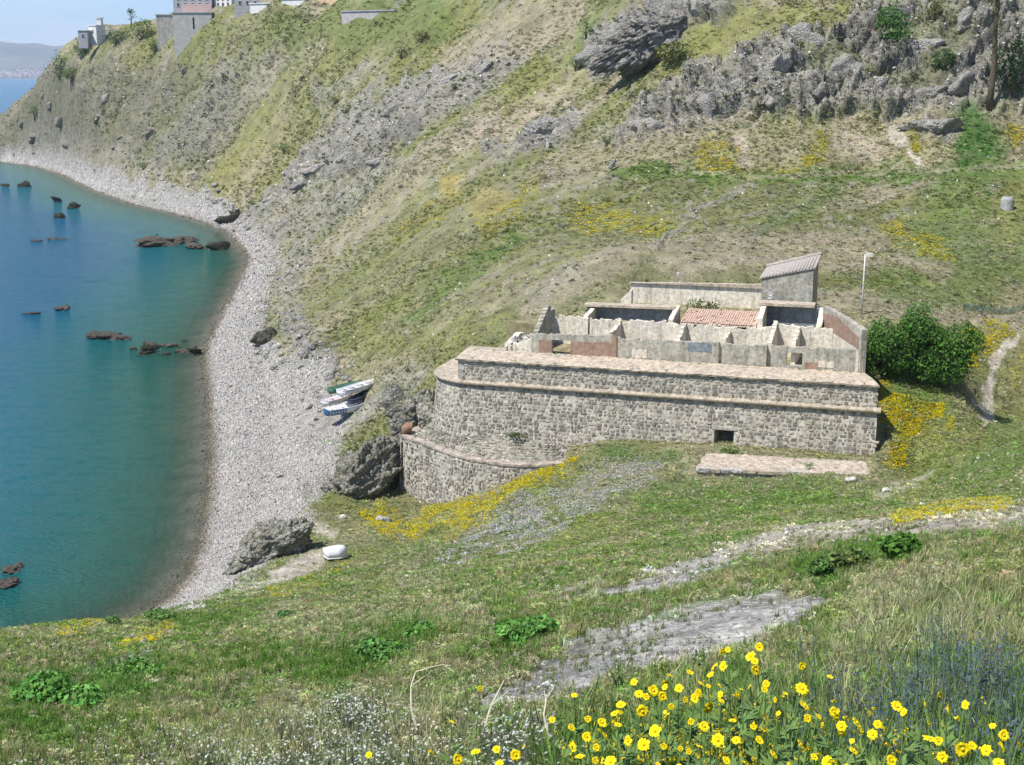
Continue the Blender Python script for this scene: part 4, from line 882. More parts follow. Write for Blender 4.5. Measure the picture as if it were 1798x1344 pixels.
# ------------------------------------------------------------------ rocks
def ico(sub):
    bm = bmesh.new(); bmesh.ops.create_icosphere(bm, subdivisions=sub, radius=1); V = np.array([v.co[:] for v in bm.verts]); F = np.array([[v.index for v in f.verts] for f in bm.faces]); bm.free(); return V, F
ICO = {k: ico(k) for k in (1, 2, 3, 4, 5, 6)}
def rock_mesh(name, seed, sub=3, cuts=9, rough=.12, mat=None, size=(1, 1, 1), freq=1.6, ridge=0.0, blobs=0):
    rng = np.random.default_rng(seed); V, F = ICO[sub]; V = V.copy()
    if blobs:
        r = np.zeros(len(V)) + .55
        for _ in range(blobs):
            c = rng.normal(0, .33, 3); rad = rng.uniform(.45, .75); bq = V @ c; disc = bq * bq - c @ c + rad * rad
            r = np.maximum(r, np.where(disc > 0, bq + np.sqrt(np.maximum(disc, 0)), 0))
        V = V * r[:, None]
    for _ in range(cuts):
        n = rng.normal(size=3); n /= np.linalg.norm(n); d = rng.uniform(.5, .85); q = V @ n; V -= np.outer(np.maximum(q - d, 0) * .92, n)
    o = rng.uniform(0, 50, 3); nn = fbm3(V[:, 0] * freq + o[0], V[:, 1] * freq + o[1], V[:, 2] * freq + o[2], seed, 5, .55) - .5
    V *= (1 + rough * 2.2 * nn)[:, None]
    if ridge:
        S_ = np.array(size); Q = V * S_; t_ = Q[:, 2] * 1.0 + Q[:, 0] * .45; w_ = fbm3(Q[:, 0] * .3 + o[0], Q[:, 1] * .3, Q[:, 2] * .3, seed + 3, 3) * 3
        bed = t_ * .9 + w_; led = bed - np.floor(bed); led = np.where(led > .72, (1 - led) / .28, led / .72)
        bl = fbm3(Q[:, 0] * .8 + o[1], Q[:, 1] * .8, Q[:, 2] * 1.3, seed + 5, 4, .62); bl = np.floor(bl * 9) / 9 * .6 + bl * .4
        b2 = fbm3(Q[:, 0] * 2.2, Q[:, 1] * 2.2 + o[2], Q[:, 2] * 2.6, seed + 9, 4, .65); b2 = np.abs(b2 - .5) * 2; mn = min(size) / max(size)
        V *= (1 + ridge * ((led - .5) * .16 + (bl - .5) * 1.0 + (b2 - .3) * .5))[:, None]
    V = V * np.array(size); me = mesh_np(name, V, F); me.materials.append(mat or m_rock); return me
def put(name, me, loc, rot=(0, 0, 0), sc=1.0, label=None, cat='rock', group=None):
    o = link(bpy.data.objects.new(name, me)); o.location = tuple(loc); o.rotation_euler = rot; o.scale = (sc, sc, sc) if not hasattr(sc, '__len__') else sc; return tag(o, label, cat, group)
def upx(px0, px1, Y): return (px1 - px0) / FPX * (Y * cp + 8)

# outcrops
p = hit(462, 985); put('rock_outcrop', rock_mesh('rock_outcrop', 11, 6, 10, .14, m_rock_veg, (4.6, 2.2, 2.8), ridge=.5, blobs=7), p + np.array([.2, 1.2, .9]), (0.15, -.32, R(22)), 1, 'long grey rock hump on the pebbles just above the small white dinghy')
p = hit(640, 868); put('rock_outcrop', rock_mesh('rock_outcrop', 14, 6, 10, .16, m_rock_veg, (6.2, 2.8, 4.0), ridge=.5, blobs=8), p + np.array([-.3, .8, .6]), (.25, -.55, R(38)), 1, 'big mossy outcrop leaning between beach and ring wall with a deep shaded side')
p = PZ(705, 745, 7.0); put('rock_outcrop', rock_mesh('rock_outcrop', 17, 5, 10, .16, m_rock_veg, (2.5, 2.2, 4.0), ridge=.55, blobs=8), p + np.array([.6, 4.5, -.3]), (.1, .05, .5), 1, 'upright dark rock stack against the left end of the fort')
p = PZ(752, 740, 8.0); put('rock_outcrop', rock_mesh('rock_outcrop', 19, 5, 10, .16, m_rock_veg, (1.9, 1.6, 2.6), ridge=.55, blobs=7), p + np.array([-.4, 4.0, -.6]), (.1, .1, 1.5), 1, 'smaller broken rock wedged between the upright rock stack and the rounded fort corner')
p = PZ(716, 755, 6.8); put('boulder', rock_mesh('boulder', 23, 4, 8, .2, blobs=5, mat=plain('rusty_rock', (.25, .16, .10), .9, .1, .4, 2)), p + np.array([0, .5, 0]), (0, 0, 1), (.8, .7, 1.0), 'rust brown boulder on the end of the ring wall')
p = hit(1165, 88); put('crag', rock_mesh('crag', 29, 6, 9, .2, m_rock, (13.5, 6, 6.5), ridge=.6, freq=3, blobs=9), p + np.array([1.2, 2.5, 4.2]), (.45, -.30, R(20)), 1, 'large overhanging grey crag high on the slope with a dark underside')
p = hit(960, 235); put('crag', rock_mesh('crag', 31, 5, 8, .18, m_rock, (8.5, 3, 3), ridge=.5, blobs=9), p + np.array([0, .5, .2]), (.2, -.3, R(20)), 1, 'low grey rock rib jutting from the slope below the overhanging crag')
p = hit(1640, 225); put('crag', rock_mesh('crag', 33, 5, 8, .18, m_rock, (5.5, 2, 1.8), ridge=.4, blobs=8), p + np.array([0, .5, .2]), (.1, .05, R(-8)), 1, 'flat grey rock ledge in the bank beside the bright green gully')
HEADR = [rock_mesh('crag', 800 + k, 4, 9, .22, plain('brown_grey_rock', (.235, .22, .17), .95, .1, .4, .6, .9) if k < 4 else m_rock, (1, .7, .8), ridge=.35, blobs=6) for k in range(8)]
rng = np.random.default_rng(64)
for k, (px, py, w) in enumerate(((300, 165, 34), (175, 205, 26), (192, 170, 30), (120, 250, 24), (240, 130, 30), (60, 238, 26), (110, 208, 30), (330, 120, 30), (150, 150, 30), (270, 230, 34), (90, 180, 24), (40, 215, 22), (215, 240, 30), (350, 220, 26), (262, 190, 24), (75, 165, 20), (205, 105, 22), (380, 160, 24))):
    p = hit(px, py); q = upx(0, w, p[1]) / 2; put('crag', HEADR[k % 4], p - np.array([0, -q * .25, q * .35]), (rng.normal(.3, .2), rng.normal(-.4, .2), rng.normal(.4, .4)), (q, q, q * 1.1), 'jagged brown grey rock jutting from the face of the far headland', 'rock', 'rocks on the far headland')
for k, (px, py, w) in enumerate(((480, 348, 40), (560, 295, 44), (640, 232, 50), (700, 192, 50), (785, 142, 44), (615, 272, 40), (742, 172, 40), (530, 325, 34), (850, 120, 40), (670, 285, 40), (600, 345, 34), (500, 395, 34))):
    p = hit(px, py); q = upx(0, w, p[1]) / 2; put('crag', HEADR[4 + k % 4], p - np.array([0, 0, q * .1]), (rng.normal(.3, .2), rng.normal(-.45, .15), R(28)), (q * 1.3, q * .8, q * .7), 'grey rock rib along the long spur running down to the bend of the beach', 'rock', 'rock ribs of the spur')
for k, (px, py, w) in enumerate(((1300, 155, 80), (1405, 70, 90), (1480, 125, 80), (1548, 150, 70), (1625, 85, 80), (1690, 145, 70), (1240, 190, 80), (1150, 228, 70), (1360, 120, 70), (1580, 30, 80), (1700, 40, 70), (1440, 165, 60), (1640, 165, 60), (1350, 172, 50), (1085, 75, 84), (1050, 95, 66), (1225, 18, 84), (1130, 108, 60), (1180, 40, 90))):
    p = hit(px, py); q = upx(0, w, p[1]) / 2; put('crag', HEADR[4 + (k * 3) % 4], p - np.array([0, 0, q * .1]), (rng.normal(.2, .2), rng.normal(-.3, .25), rng.normal(.3, .5)), (q * 1.1, q * .75, q * .9), 'broken grey crag in the cliff band above the upper terrace', 'rock', 'crags of the cliff band')
p = hit(1074, 300); put('standing_stone', rock_mesh('standing_stone', 37, 3, 7, .08), p + np.array([0, 0, .9]), (0, .45, .3), (.5, .45, 1.35), 'leaning dark stone slab standing alone on the green terrace', 'stone')
p = hit(560, 868 + 6); 
for (px, py, w, lab) in ((672, 917, 30, 'pale grey boulder in the yellow flowers at the foot of the ring wall'), (600, 910, 16, 'small pale boulder at the foot of the leaning mossy outcrop'), (1556, 866, 24, 'white limestone block lying in the grass below the right corner of the fort'), (1495, 846, 22, 'rough grey block fallen off the right end of the plinth'),
                        (252, 1128, 14, 'small pale stone standing beside yellow flowers on the near slope'), (542, 718, 22, 'pale flat rock on the pebbles left of the beached boats')):
    p = hit(px, py); s_ = upx(0, w, p[1]) / 2; put('boulder', rock_mesh('boulder', 40 + px, 3, 9, .1, m_pale), p + np.array([0, 0, s_ * .3]), (0, 0, px), (s_, s_ * .7, s_ * .6), lab)
p = hit(463, 606); put('boulder', rock_mesh('boulder', 451, 5, 9, .2, rock_mat('dark_weedy_rock', (.06, .058, .045), (.16, .15, .115), green=(.05, .07, .03)), (2.7, 2.0, 2.2), ridge=.5, blobs=7), p + np.array([0, 1.0, .8]), (.1, -.3, .4), 1, 'big dark boulder at the back of the beach above the rock spit')
# rocks standing in the sea: (px, py, width px, low?, label)
BOUL = [rock_mesh('boulder', 200 + k, 2, 8, .12) for k in range(6)]; SEAB = [rock_mesh('sea_rock', 300 + k, 4, 8, .28, m_searock, freq=2.2, blobs=6) for k in range(5)]; REEF = [rock_mesh('reef', 320 + k, 5, 4, .5, m_reef, freq=3.2, blobs=8) for k in range(4)]
n = 0
for px, py, w, kind, lab in ((10, 328, 16, 's', 'small dark sea rock at the left edge of the photo'), (42, 328, 30, 's', 'rounded dark sea rock, second from the left edge'), (102, 354, 26, 's', 'dark sea rock behind the pair near the far beach'), (124, 366, 24, 's', 'low dark sea rock just above the green topped one'), (104, 383, 34, 's', 'green topped dark sea rock, nearest of the far group'),
       (55, 551, 24, 'r', 'small brown rock breaking the surface, leftmost of the middle row'), (110, 543, 38, 'r', 'brown rock breaking the surface, second of the middle row'), (190, 592, 66, 'r', 'long brown reef breaking the surface in the middle row'), (252, 621, 34, 's', 'dark weedy rock at the outer end of the rock spit'), (268, 606, 40, 'r', 'flat rock behind the dark weedy rock of the spit'),
       (300, 608, 34, 'r', 'low broken rock in the middle of the rock spit'), (322, 618, 26, 'r', 'small low rock next to the shore end of the rock spit'), (346, 620, 28, 's', 'dark rock where the spit meets the beach'), (300, 428, 96, 'r', 'wide shallow reef off the bend of the beach'), (345, 436, 50, 'r', 'end of the shallow reef nearest the beach'), (386, 438, 44, 's', 'dark flat rock at the bend of the beach'),
       (65, 423, 30, 'r', 'faint brown shoal left of the wide reef'), (100, 420, 26, 'r', 'faint brown shoal beside the wide reef'), (20, 1002, 46, 'r', 'brown rock just under the surface near the left edge'), (8, 1026, 44, 'r', 'second brown sunken rock below the first near the left edge'), (398, 382, 40, 's', 'dark boulder standing on the beach at the bend'), (414, 372, 34, 's', 'tall dark boulder at the foot of the spur by the bend')):
    p = PZ(px, py, 0) if n < 20 else hit(px, py + 10); wm = upx(0, w, p[1]) / 2; h = wm * (.6 if kind == 's' else .26)
    if kind == 'r' and (px < 30 or (py > 415 and py < 425)): h = .35
    o = put('sea_rock', (SEAB if kind == 's' else REEF)[n % (5 if kind == 's' else 4)], p + np.array([0, 0, (h * .25 if kind == 's' else -.02)]), (0, 0, n * 1.3), (wm, wm * .75, h), lab, 'sea rock', 'rocks standing in the sea'); n += 1
rng = np.random.default_rng(63)
for k in range(34):
    f = rng.random(); px, py = (245 + 110 * f + rng.normal(0, 8), 612 + rng.normal(0, 8)) if k < 20 else (rng.uniform(170, 215), 592 + rng.normal(0, 6)) if k < 26 else (rng.uniform(255, 390), 428 + rng.normal(0, 7))
    p = PZ(px, py, 0); wm = rng.uniform(.25, .75) * (1.5 if py < 500 else 1); put('sea_rock', SEAB[k % 5], p, (0, 0, k), (wm, wm * .8, wm * .5), 'small dark stone among others of the rock spit' if k < 20 else 'small dark stone around the long brown reef' if k < 26 else 'small dark stone around the wide shallow reef', 'sea rock', 'rocks standing in the sea')
# boulders along the foot of the slope
rng = np.random.default_rng(61); spots = []
for (x, y, r, k) in ((470, 450, 28, 10), (500, 500, 26, 10), (510, 560, 26, 12), (530, 610, 30, 14), (570, 640, 26, 12), (600, 665, 20, 6), (485, 605, 26, 8), (430, 398, 16, 8), (380, 350, 20, 8), (330, 330, 24, 8), (260, 300, 30, 10), (150, 278, 24, 8), (500, 640, 24, 8), (460, 620, 14, 4), (40, 262, 20, 8), (560, 690, 12, 4)):
    for _ in range(k): spots.append((x + rng.normal(0, r * .6), y + rng.normal(0, r * .55)))
for k, (x, y) in enumerate(spots):
    p = hit(x, y); w = rng.uniform(.35, 1.0) * (1.25 if p[1] > 260 else .8) * (1.8 if rng.random() < .1 else 1)
    put('boulder', BOUL[k % 6], p + np.array([0, 0, w * .2]), (rng.normal(0, .3), rng.normal(0, .3), rng.random() * 6), (w, w * .8, w * .7), ('grey boulder in the rock fall below the far headland' if y < 345 else 'grey boulder at the foot of the rocky spur by the bend of the beach' if y < 480 else 'grey boulder on the scree strip beside the middle of the beach' if y < 590 else 'grey boulder among the rocks between the beach and the boats'), 'rock', 'boulders along the foot of the slope')


# ------------------------------------------------------------------ ground cover (what nobody could count)
def leaf_mat(name, src='INSTANCER', trans=.35, var=True):
    m, t, o = newmat(name); a = N(t, 'ShaderNodeAttribute', attribute_name='col', attribute_type=src); c = a.outputs['Color']
    if var:
        b = N(t, 'ShaderNodeAttribute', attribute_name='shade'); c = mixc(t, 1, c, b.outputs['Color'], 'MULTIPLY')
    d = N(t, 'ShaderNodeBsdfDiffuse'); tr = N(t, 'ShaderNodeBsdfTranslucent'); mx = N(t, 'ShaderNodeMixShader', Fac=trans)
    t.links.new(c, d.inputs['Color']); t.links.new(c, tr.inputs['Color']); t.links.new(d.outputs[0], mx.inputs[1]); t.links.new(tr.outputs[0], mx.inputs[2]); t.links.new(mx.outputs[0], o.inputs['Surface']); return m
m_leaf = leaf_mat('plant'); m_peb, t, o = newmat('pebble'); a_ = N(t, 'ShaderNodeAttribute', attribute_name='col', attribute_type='INSTANCER'); bsdf(t, o, a_.outputs['Color'], .85, None, spec=.25)
def proto(mb, name, mat=None):
    me = mb.mesh(name, mat or m_leaf)
    a = me.attributes.new('shade', 'FLOAT_COLOR', 'POINT'); a.data.foreach_set('color', np.hstack([np.array(mb.c, float), np.ones((len(mb.c), 1))]).astype(np.float32).ravel()); return bpy.data.objects.new(name, me)
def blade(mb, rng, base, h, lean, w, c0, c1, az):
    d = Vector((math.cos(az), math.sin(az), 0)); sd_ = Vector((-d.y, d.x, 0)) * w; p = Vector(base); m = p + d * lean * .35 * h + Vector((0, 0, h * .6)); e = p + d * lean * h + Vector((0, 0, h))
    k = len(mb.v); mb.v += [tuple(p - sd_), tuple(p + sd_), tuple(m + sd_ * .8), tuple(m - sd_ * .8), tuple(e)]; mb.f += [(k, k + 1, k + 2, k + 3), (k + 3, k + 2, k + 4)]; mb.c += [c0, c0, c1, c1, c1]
def leafq(mb, rng, c, r, col, up=.4):
    n = Vector((rng.normal(), rng.normal(), rng.normal() + up)).normalized(); a = n.orthogonal().normalized(); th = rng.random() * 6.28; b = n.cross(a); a, b = a * math.cos(th) + b * math.sin(th), b * math.cos(th) - a * math.sin(th); c = Vector(c)
    k = len(mb.v); mb.v += [tuple(c - a * r), tuple(c + b * r * .5), tuple(c + a * r), tuple(c - b * r * .5)]; mb.f.append((k, k + 1, k + 2, k + 3)); mb.c += [col] * 4
def g3(x): return (x, x, x)
def make_grass(seed, nb=16, lean=.55, w=.022):
    rng = np.random.default_rng(seed); mb = MB()
    for _ in range(nb):
        s_ = rng.uniform(.7, 1.25); r = rng.random() * .35; a = rng.random() * 6.28
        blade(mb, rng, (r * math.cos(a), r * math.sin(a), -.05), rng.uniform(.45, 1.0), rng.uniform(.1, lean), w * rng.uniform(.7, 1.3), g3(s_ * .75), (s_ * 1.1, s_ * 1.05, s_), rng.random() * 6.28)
    return mb
def make_clump(seed, n=22, flat=.7, r=.34):
    rng = np.random.default_rng(seed); mb = MB()
    for _ in range(n):
        v = rng.normal(size=3); v /= np.linalg.norm(v); v *= rng.uniform(.35, 1) ; leafq(mb, rng, (v[0], v[1], abs(v[2]) * flat), r * rng.uniform(.6, 1.3), g3(rng.uniform(.6, 1.35)))
    return mb
def make_weed(seed, nl=26, r0=.10, r1=.2):
    rng = np.random.default_rng(seed); mb = MB()
    for _ in range(nl):
        a = rng.random() * 6.28; rr = rng.uniform(.1, .6); leafq(mb, rng, (rr * math.cos(a), rr * math.sin(a), rng.uniform(.05, .55) * (1 - rr * .6)), rng.uniform(r0, r1), g3(rng.uniform(.65, 1.35)), 1.0)
    return mb
def make_flowers(seed, petal=(5, 5, 5), nf=9, rf=.10, spike=False, h=(.5, 1.0)):
    """stems and leaves shaded by the point's colour; the heads multiply it up to the flower's own colour"""
    rng = np.random.default_rng(seed); mb = MB()
    for _ in range(nf):
        a = rng.random() * 6.28; rr = rng.random() ** .5 * .5; hh = rng.uniform(*h); x, y = rr * math.cos(a), rr * math.sin(a); blade(mb, rng, (x * .6, y * .6, 0), hh, .1, .012, g3(.8), g3(1), a)
        if spike:
            for q in range(7): leafq(mb, rng, (x * .75 + rng.normal(0, .02), y * .75 + rng.normal(0, .02), hh * (.55 + .45 * q / 7)), rf * rng.uniform(.6, 1), tuple(p * rng.uniform(.7, 1.2) for p in petal), .2)
        else:
            leafq(mb, rng, (x * .75, y * .75, hh), rf * rng.uniform(.8, 1.2), tuple(p * rng.uniform(.85, 1.1) for p in petal), 2.5); leafq(mb, rng, (x * .75, y * .75, hh), rf * rng.uniform(.8, 1.2), petal, 1.5)
    for _ in range(8): leafq(mb, rng, (rng.normal(0, .25), rng.normal(0, .25), rng.uniform(.05, .5)), .065, g3(rng.uniform(.6, 1.2)), 1)
    return mb
def proto_col(name, protos):
    c = bpy.data.collections.new(name)
    for p in protos: c.objects.link(p)
    return c
def scatter(name, pts, rot, scl, col, coll, nvar):
    me = bpy.data.meshes.new(name); n = len(pts); me.vertices.add(n); me.vertices.foreach_set('co', np.asarray(pts, np.float32).ravel())
    me.attributes.new('rot', 'FLOAT_VECTOR', 'POINT').data.foreach_set('vector', np.asarray(rot, np.float32).ravel()); me.attributes.new('scl', 'FLOAT_VECTOR', 'POINT').data.foreach_set('vector', np.asarray(scl, np.float32).ravel())
    attr_col(me, np.asarray(col)); me.attributes.new('idx', 'INT', 'POINT').data.foreach_set('value', RNG.integers(0, nvar, n).astype(np.int32))
    o = link(bpy.data.objects.new(name, me)); ng = bpy.data.node_groups.new(name, 'GeometryNodeTree')
    ng.interface.new_socket('Geometry', in_out='INPUT', socket_type='NodeSocketGeometry'); ng.interface.new_socket('Geometry', in_out='OUTPUT', socket_type='NodeSocketGeometry')
    gi = ng.nodes.new('NodeGroupInput'); go = ng.nodes.new('NodeGroupOutput'); ip = ng.nodes.new('GeometryNodeInstanceOnPoints'); ci_ = ng.nodes.new('GeometryNodeCollectionInfo')
    ci_.inputs['Collection'].default_value = coll; ci_.inputs['Separate Children'].default_value = True; ci_.inputs['Reset Children'].default_value = True; ip.inputs['Pick Instance'].default_value = True
    def at(nm, ty): q = ng.nodes.new('GeometryNodeInputNamedAttribute'); q.data_type = ty; q.inputs['Name'].default_value = nm; return q.outputs['Attribute']
    er = ng.nodes.new('FunctionNodeEulerToRotation'); l = ng.links.new
    l(gi.outputs[0], ip.inputs['Points']); l(ci_.outputs[0], ip.inputs['Instance']); l(at('idx', 'INT'), ip.inputs['Instance Index']); l(at('rot', 'FLOAT_VECTOR'), er.inputs[0]); l(er.outputs[0], ip.inputs['Rotation']); l(at('scl', 'FLOAT_VECTOR'), ip.inputs['Scale']); l(ip.outputs[0], go.inputs[0])
    mo = o.modifiers.new('scatter', 'NODES'); mo.node_group = ng; o['kind'] = 'stuff'; return o
# sampling: cells weighted by how large they look
PXg, PYg = project(PX_, PYY, Z)
def quadarea(a, b):
    ax, ay = a[:-1, 1:] - a[:-1, :-1], b[:-1, 1:] - b[:-1, :-1]; bx, by = a[1:, :-1] - a[:-1, :-1], b[1:, :-1] - b[:-1, :-1]; return ay * bx - ax * by
SA = np.maximum(quadarea(PXg, PYg) * 1.0, 0); SA = np.where((GY[:-1, :-1] > 1.2), SA, 0)
if SA.sum() < 1e4: SA = np.maximum(-quadarea(PXg, PYg), 0)
inview = (PXg > -160) & (PXg < 1960) & (PYg > -60) & (PYg < 1480); SA = SA * inview[:-1, :-1]
SA = np.minimum(SA, 400)
# ground beside the frame is covered as well
_wa = np.abs(quadarea(PX_, PYY)); _fl = _wa * (FPX / np.maximum(np.hypot(GX, GY + 1.0)[:-1, :-1], 3)) ** 2 * .10
SA = np.maximum(SA, np.minimum(_fl, 60) * ((np.abs(GS[:-1, :-1]) < 1.0) & (GY[:-1, :-1] > -1.5) & (GY[:-1, :-1] < 160)))
def cellavg(F): return F[:-1, :-1]
fu = (GX - O2[0]) * uD[0] + (GY - O2[1]) * uD[1]; fv = (GX - O2[0]) * vD[0] + (GY - O2[1]) * vD[1]
NOFORT = ~((fu > -5) & (fu < LEN + .5 - KF * np.clip(fv, 0, 15)) & (fv > -1.0) & (fv < np.where(fu < 8.5, 9.5, 24.3))); NOFORT &= ~poly_inside(GX, GY, np.array([tuple(p) for p in RP] + [tuple(FW(12, .5, 0)[:2]), tuple(FW(-3, 9, 0)[:2])]))
plc = np.array([project(*FW(u_, v_, 9.35))[0:2] for u_, v_ in ((0, 0),)])
PLAT = poly_inside(GX, GY, np.array([q[:2] for q in pl])); NOFORT &= ~PLAT
def pick(n, Wc, rng):
    w = (SA * cellavg(Wc)).ravel(); w = w / w.sum(); k = rng.choice(len(w), n, p=w); j, i = np.divmod(k, nc - 1); a, b = rng.random(n), rng.random(n)
    def bl(F): return (F[j, i] * (1 - a) + F[j, i + 1] * a) * (1 - b) + (F[j + 1, i] * (1 - a) + F[j + 1, i + 1] * a) * b
    P_ = np.stack([bl(PX_), bl(PYY), bl(Z)], -1); C_ = np.stack([bl(COLR[..., q]) for q in range(3)], -1); return P_, C_
def jit(C_, rng, lo=.7, hi=1.4, hue=.06): return np.clip(C_ * rng.uniform(lo, hi, (len(C_), 1)) * (1 + rng.normal(0, hue, C_.shape)), .004, .9)
rng = np.random.default_rng(200)
def yaw(n, tilt=.15): return np.stack([rng.normal(0, tilt, n), rng.normal(0, tilt, n), rng.random(n) * 6.28], -1)
LANDV = VEG * sstep(1.0, 3.0, SD) * NOFORT
GRN = np.array([.145, .23, .06]); DRY = np.array([.46, .41, .27])
def patchy(P_, seed, k=1.0):
    lx_ = P_[:, 0] / (P_[:, 1] + 3) * 60; ly_ = np.log(P_[:, 1] + 3) * 26
    return sstep(.40, .60, fbm2(lx_ * .55 * k + seed, ly_ * .55 * k, seed, 4))
# weeds in the yard of the fort
ny_w = 900; wu = rng.uniform(9.5, LEN - 8, ny_w); wv = rng.uniform(13.4, 21.0, ny_w); YARD = np.array([tuple(FW(a, b, 17.5 + .03 * (b - 14))) for a, b in zip(wu, wv)])
# near grass
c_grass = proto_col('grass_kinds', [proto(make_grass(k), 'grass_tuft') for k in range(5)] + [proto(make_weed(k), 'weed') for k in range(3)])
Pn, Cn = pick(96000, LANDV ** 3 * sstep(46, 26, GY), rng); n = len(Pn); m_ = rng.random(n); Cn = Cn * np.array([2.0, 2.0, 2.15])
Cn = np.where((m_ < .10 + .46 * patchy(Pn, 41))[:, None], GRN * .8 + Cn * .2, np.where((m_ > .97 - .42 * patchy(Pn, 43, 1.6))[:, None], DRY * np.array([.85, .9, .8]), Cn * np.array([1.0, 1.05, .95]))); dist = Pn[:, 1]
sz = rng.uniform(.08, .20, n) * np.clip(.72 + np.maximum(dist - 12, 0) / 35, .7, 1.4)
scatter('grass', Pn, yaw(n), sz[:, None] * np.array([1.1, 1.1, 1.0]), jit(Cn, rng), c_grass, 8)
Pn, Cn = pick(54000, LANDV ** 1.6 * sstep(24, 44, GY) * sstep(150, 122, GY), rng); n = len(Pn); m_ = rng.random(n); Cn = Cn * np.array([1.85, 1.88, 1.85]); Cn = np.where((m_ < .08 + .42 * patchy(Pn, 41))[:, None], GRN * .65 + Cn * .35, np.where((m_ > .97 - .38 * patchy(Pn, 43, 1.6))[:, None], DRY * np.array([.85, .9, .8]), Cn * np.array([1.0, 1.05, .95])))
c_low = proto_col('low_plants', [proto(make_clump(k, 16, .6, .3), 'low_plant') for k in range(10, 14)] + [proto(make_grass(k, 14, .8, .035), 'grass_tuft') for k in range(20, 23)])
sz = rng.uniform(.12, .30, n) * np.clip(Pn[:, 1] / 75, .75, 1.3); scatter('meadow_grass', Pn, yaw(n), sz[:, None] * np.array([1.2, 1.2, .8]), jit(Cn, rng), c_low, 7)
scatter('yard_weeds', YARD, yaw(ny_w), rng.uniform(.12, .32, ny_w)[:, None] * np.array([1.2, 1.2, .8]), jit(np.where((rng.random(ny_w) < .3)[:, None], np.array([.42, .40, .10]), np.array([.20, .22, .09])) * np.ones((ny_w, 3)), rng), c_low, 7)
nw = 420; wu = rng.uniform(4, LEN - .5, nw); FOOT = np.array([tuple(FW(a, -rng.uniform(.75, 1.25), 0)) for a in wu]); FOOT[:, 2] = gsample(Z, FOOT[:, 0], FOOT[:, 1])
wc_ = rng.uniform(0, LEN - 1, 110); TOPW = np.array([tuple(FW(a, v, ZP1 + .24 + .08 * v)) for a, v in zip(wc_, rng.choice([.1, 2.9, 3.2, 3.3], 110))])
wk = rng.uniform(aCorner - 4, aR - 1, 60); CORW = np.array([tuple(surfM(a, ZC, -.05)[0] + Vector((0, 0, .4))) for a in wk])
wt = rng.uniform(.5, LsR[-1] - .5, 110); TALW = np.array([tuple(surfT(a, z)[0]) for a, z in zip(wt, rng.uniform(6.1, ZT, 110))])
WW = np.vstack([FOOT, TOPW, CORW, TALW]); nw = len(WW)
scatter('wall_weeds', WW, yaw(nw), rng.uniform(.08, .24, nw)[:, None] * np.array([1.1, 1.1, .9]), jit(np.where((rng.random(nw) < .4)[:, None], np.array([.34, .31, .16]), np.array([.16, .22, .07])), rng), c_low, 7)
# hillside scrub
c_scrub = proto_col('scrub_kinds', [proto(make_clump(k, 20, .75, .34), 'scrub') for k in range(30, 35)])
den = sstep(.36, .62, fbm2(GX * .05 + 3, GY * .05, 207, 4)) * .85 + .15
Pn, Cn = pick(42000, LANDV * den * sstep(125, 145, GY), rng); n = len(Pn); m_ = rng.random(n); Cn = Cn * np.array([1.4, 1.52, 1.3]); Cn = np.where((m_ < .16)[:, None], np.array([.10, .125, .04]) * .7 + Cn * .3, np.where((m_ > .88)[:, None], DRY * 1.05, Cn))
sz = rng.uniform(.16, .42, n) * np.clip(Pn[:, 1] / 210, .75, 1.9); sz *= np.where(rng.random(n) < .03, 1.9, 1); scatter('scrub', Pn, yaw(n), sz[:, None] * np.array([1.2, 1.2, .75]), jit(Cn, rng, .75, 1.3), c_scrub, 5)
# scattered plants on the rock faces
Pn, Cn = pick(2600, ROCK * landm * NOFORT * (GY > 120), rng); n = len(Pn); sz = rng.uniform(.2, .6, n) * np.clip(Pn[:, 1] / 240, .7, 1.5)
scatter('rock_plants', Pn, yaw(n), sz[:, None] * np.array([1.1, 1.1, .9]), jit(np.tile([.11, .135, .05], (n, 1)), rng, .5, 1.6), c_scrub, 5)
# yellow flowers in drifts and lilac-white flowers
YB = np.array([.72, .60, .015]); c_yel = proto_col('yellow_flowers_kinds', [proto(make_flowers(k, (7.5, 5.1, .25), 12, .16), 'yellow_flower_clump') for k in range(50, 54)])
c_flo = proto_col('flower_heads', [proto(make_clump(k, 9, .5, .42), 'flower_clump') for k in range(60, 64)])
Pn, Cn = pick(11500, (YEL * np.sqrt(LANDV)) ** 1.5 * sstep(.22, .55, fbm2(GX * .5, GY * .5, 211, 3)) * (GY > 24), rng); n = len(Pn); sz = rng.uniform(.09, .2, n) * np.clip(Pn[:, 1] / 120, .55, 1.8); Pn[:, 2] += sz * .5
scatter('yellow_wildflowers', Pn, yaw(n), sz[:, None] * np.array([1, 1, .6]), jit(np.tile(YB, (n, 1)), rng, .75, 1.1, .05), c_flo, 4)
Pn, Cn = pick(4600, (LIL * NOFORT * (GY > 60)) ** 1.2 * sstep(.32, .6, fbm2(GX * .4, GY * .4, 213, 3)), rng); n = len(Pn); sz = rng.uniform(.06, .13, n); Pn[:, 2] += sz; m_ = rng.random(n)
scatter('lilac_wildflowers', Pn, yaw(n), sz[:, None] * np.ones(3), jit(np.where((m_ < .45)[:, None], np.array([.74, .72, .68]), np.array([.46, .43, .46])), rng, .8, 1.15, .03), c_flo, 4)
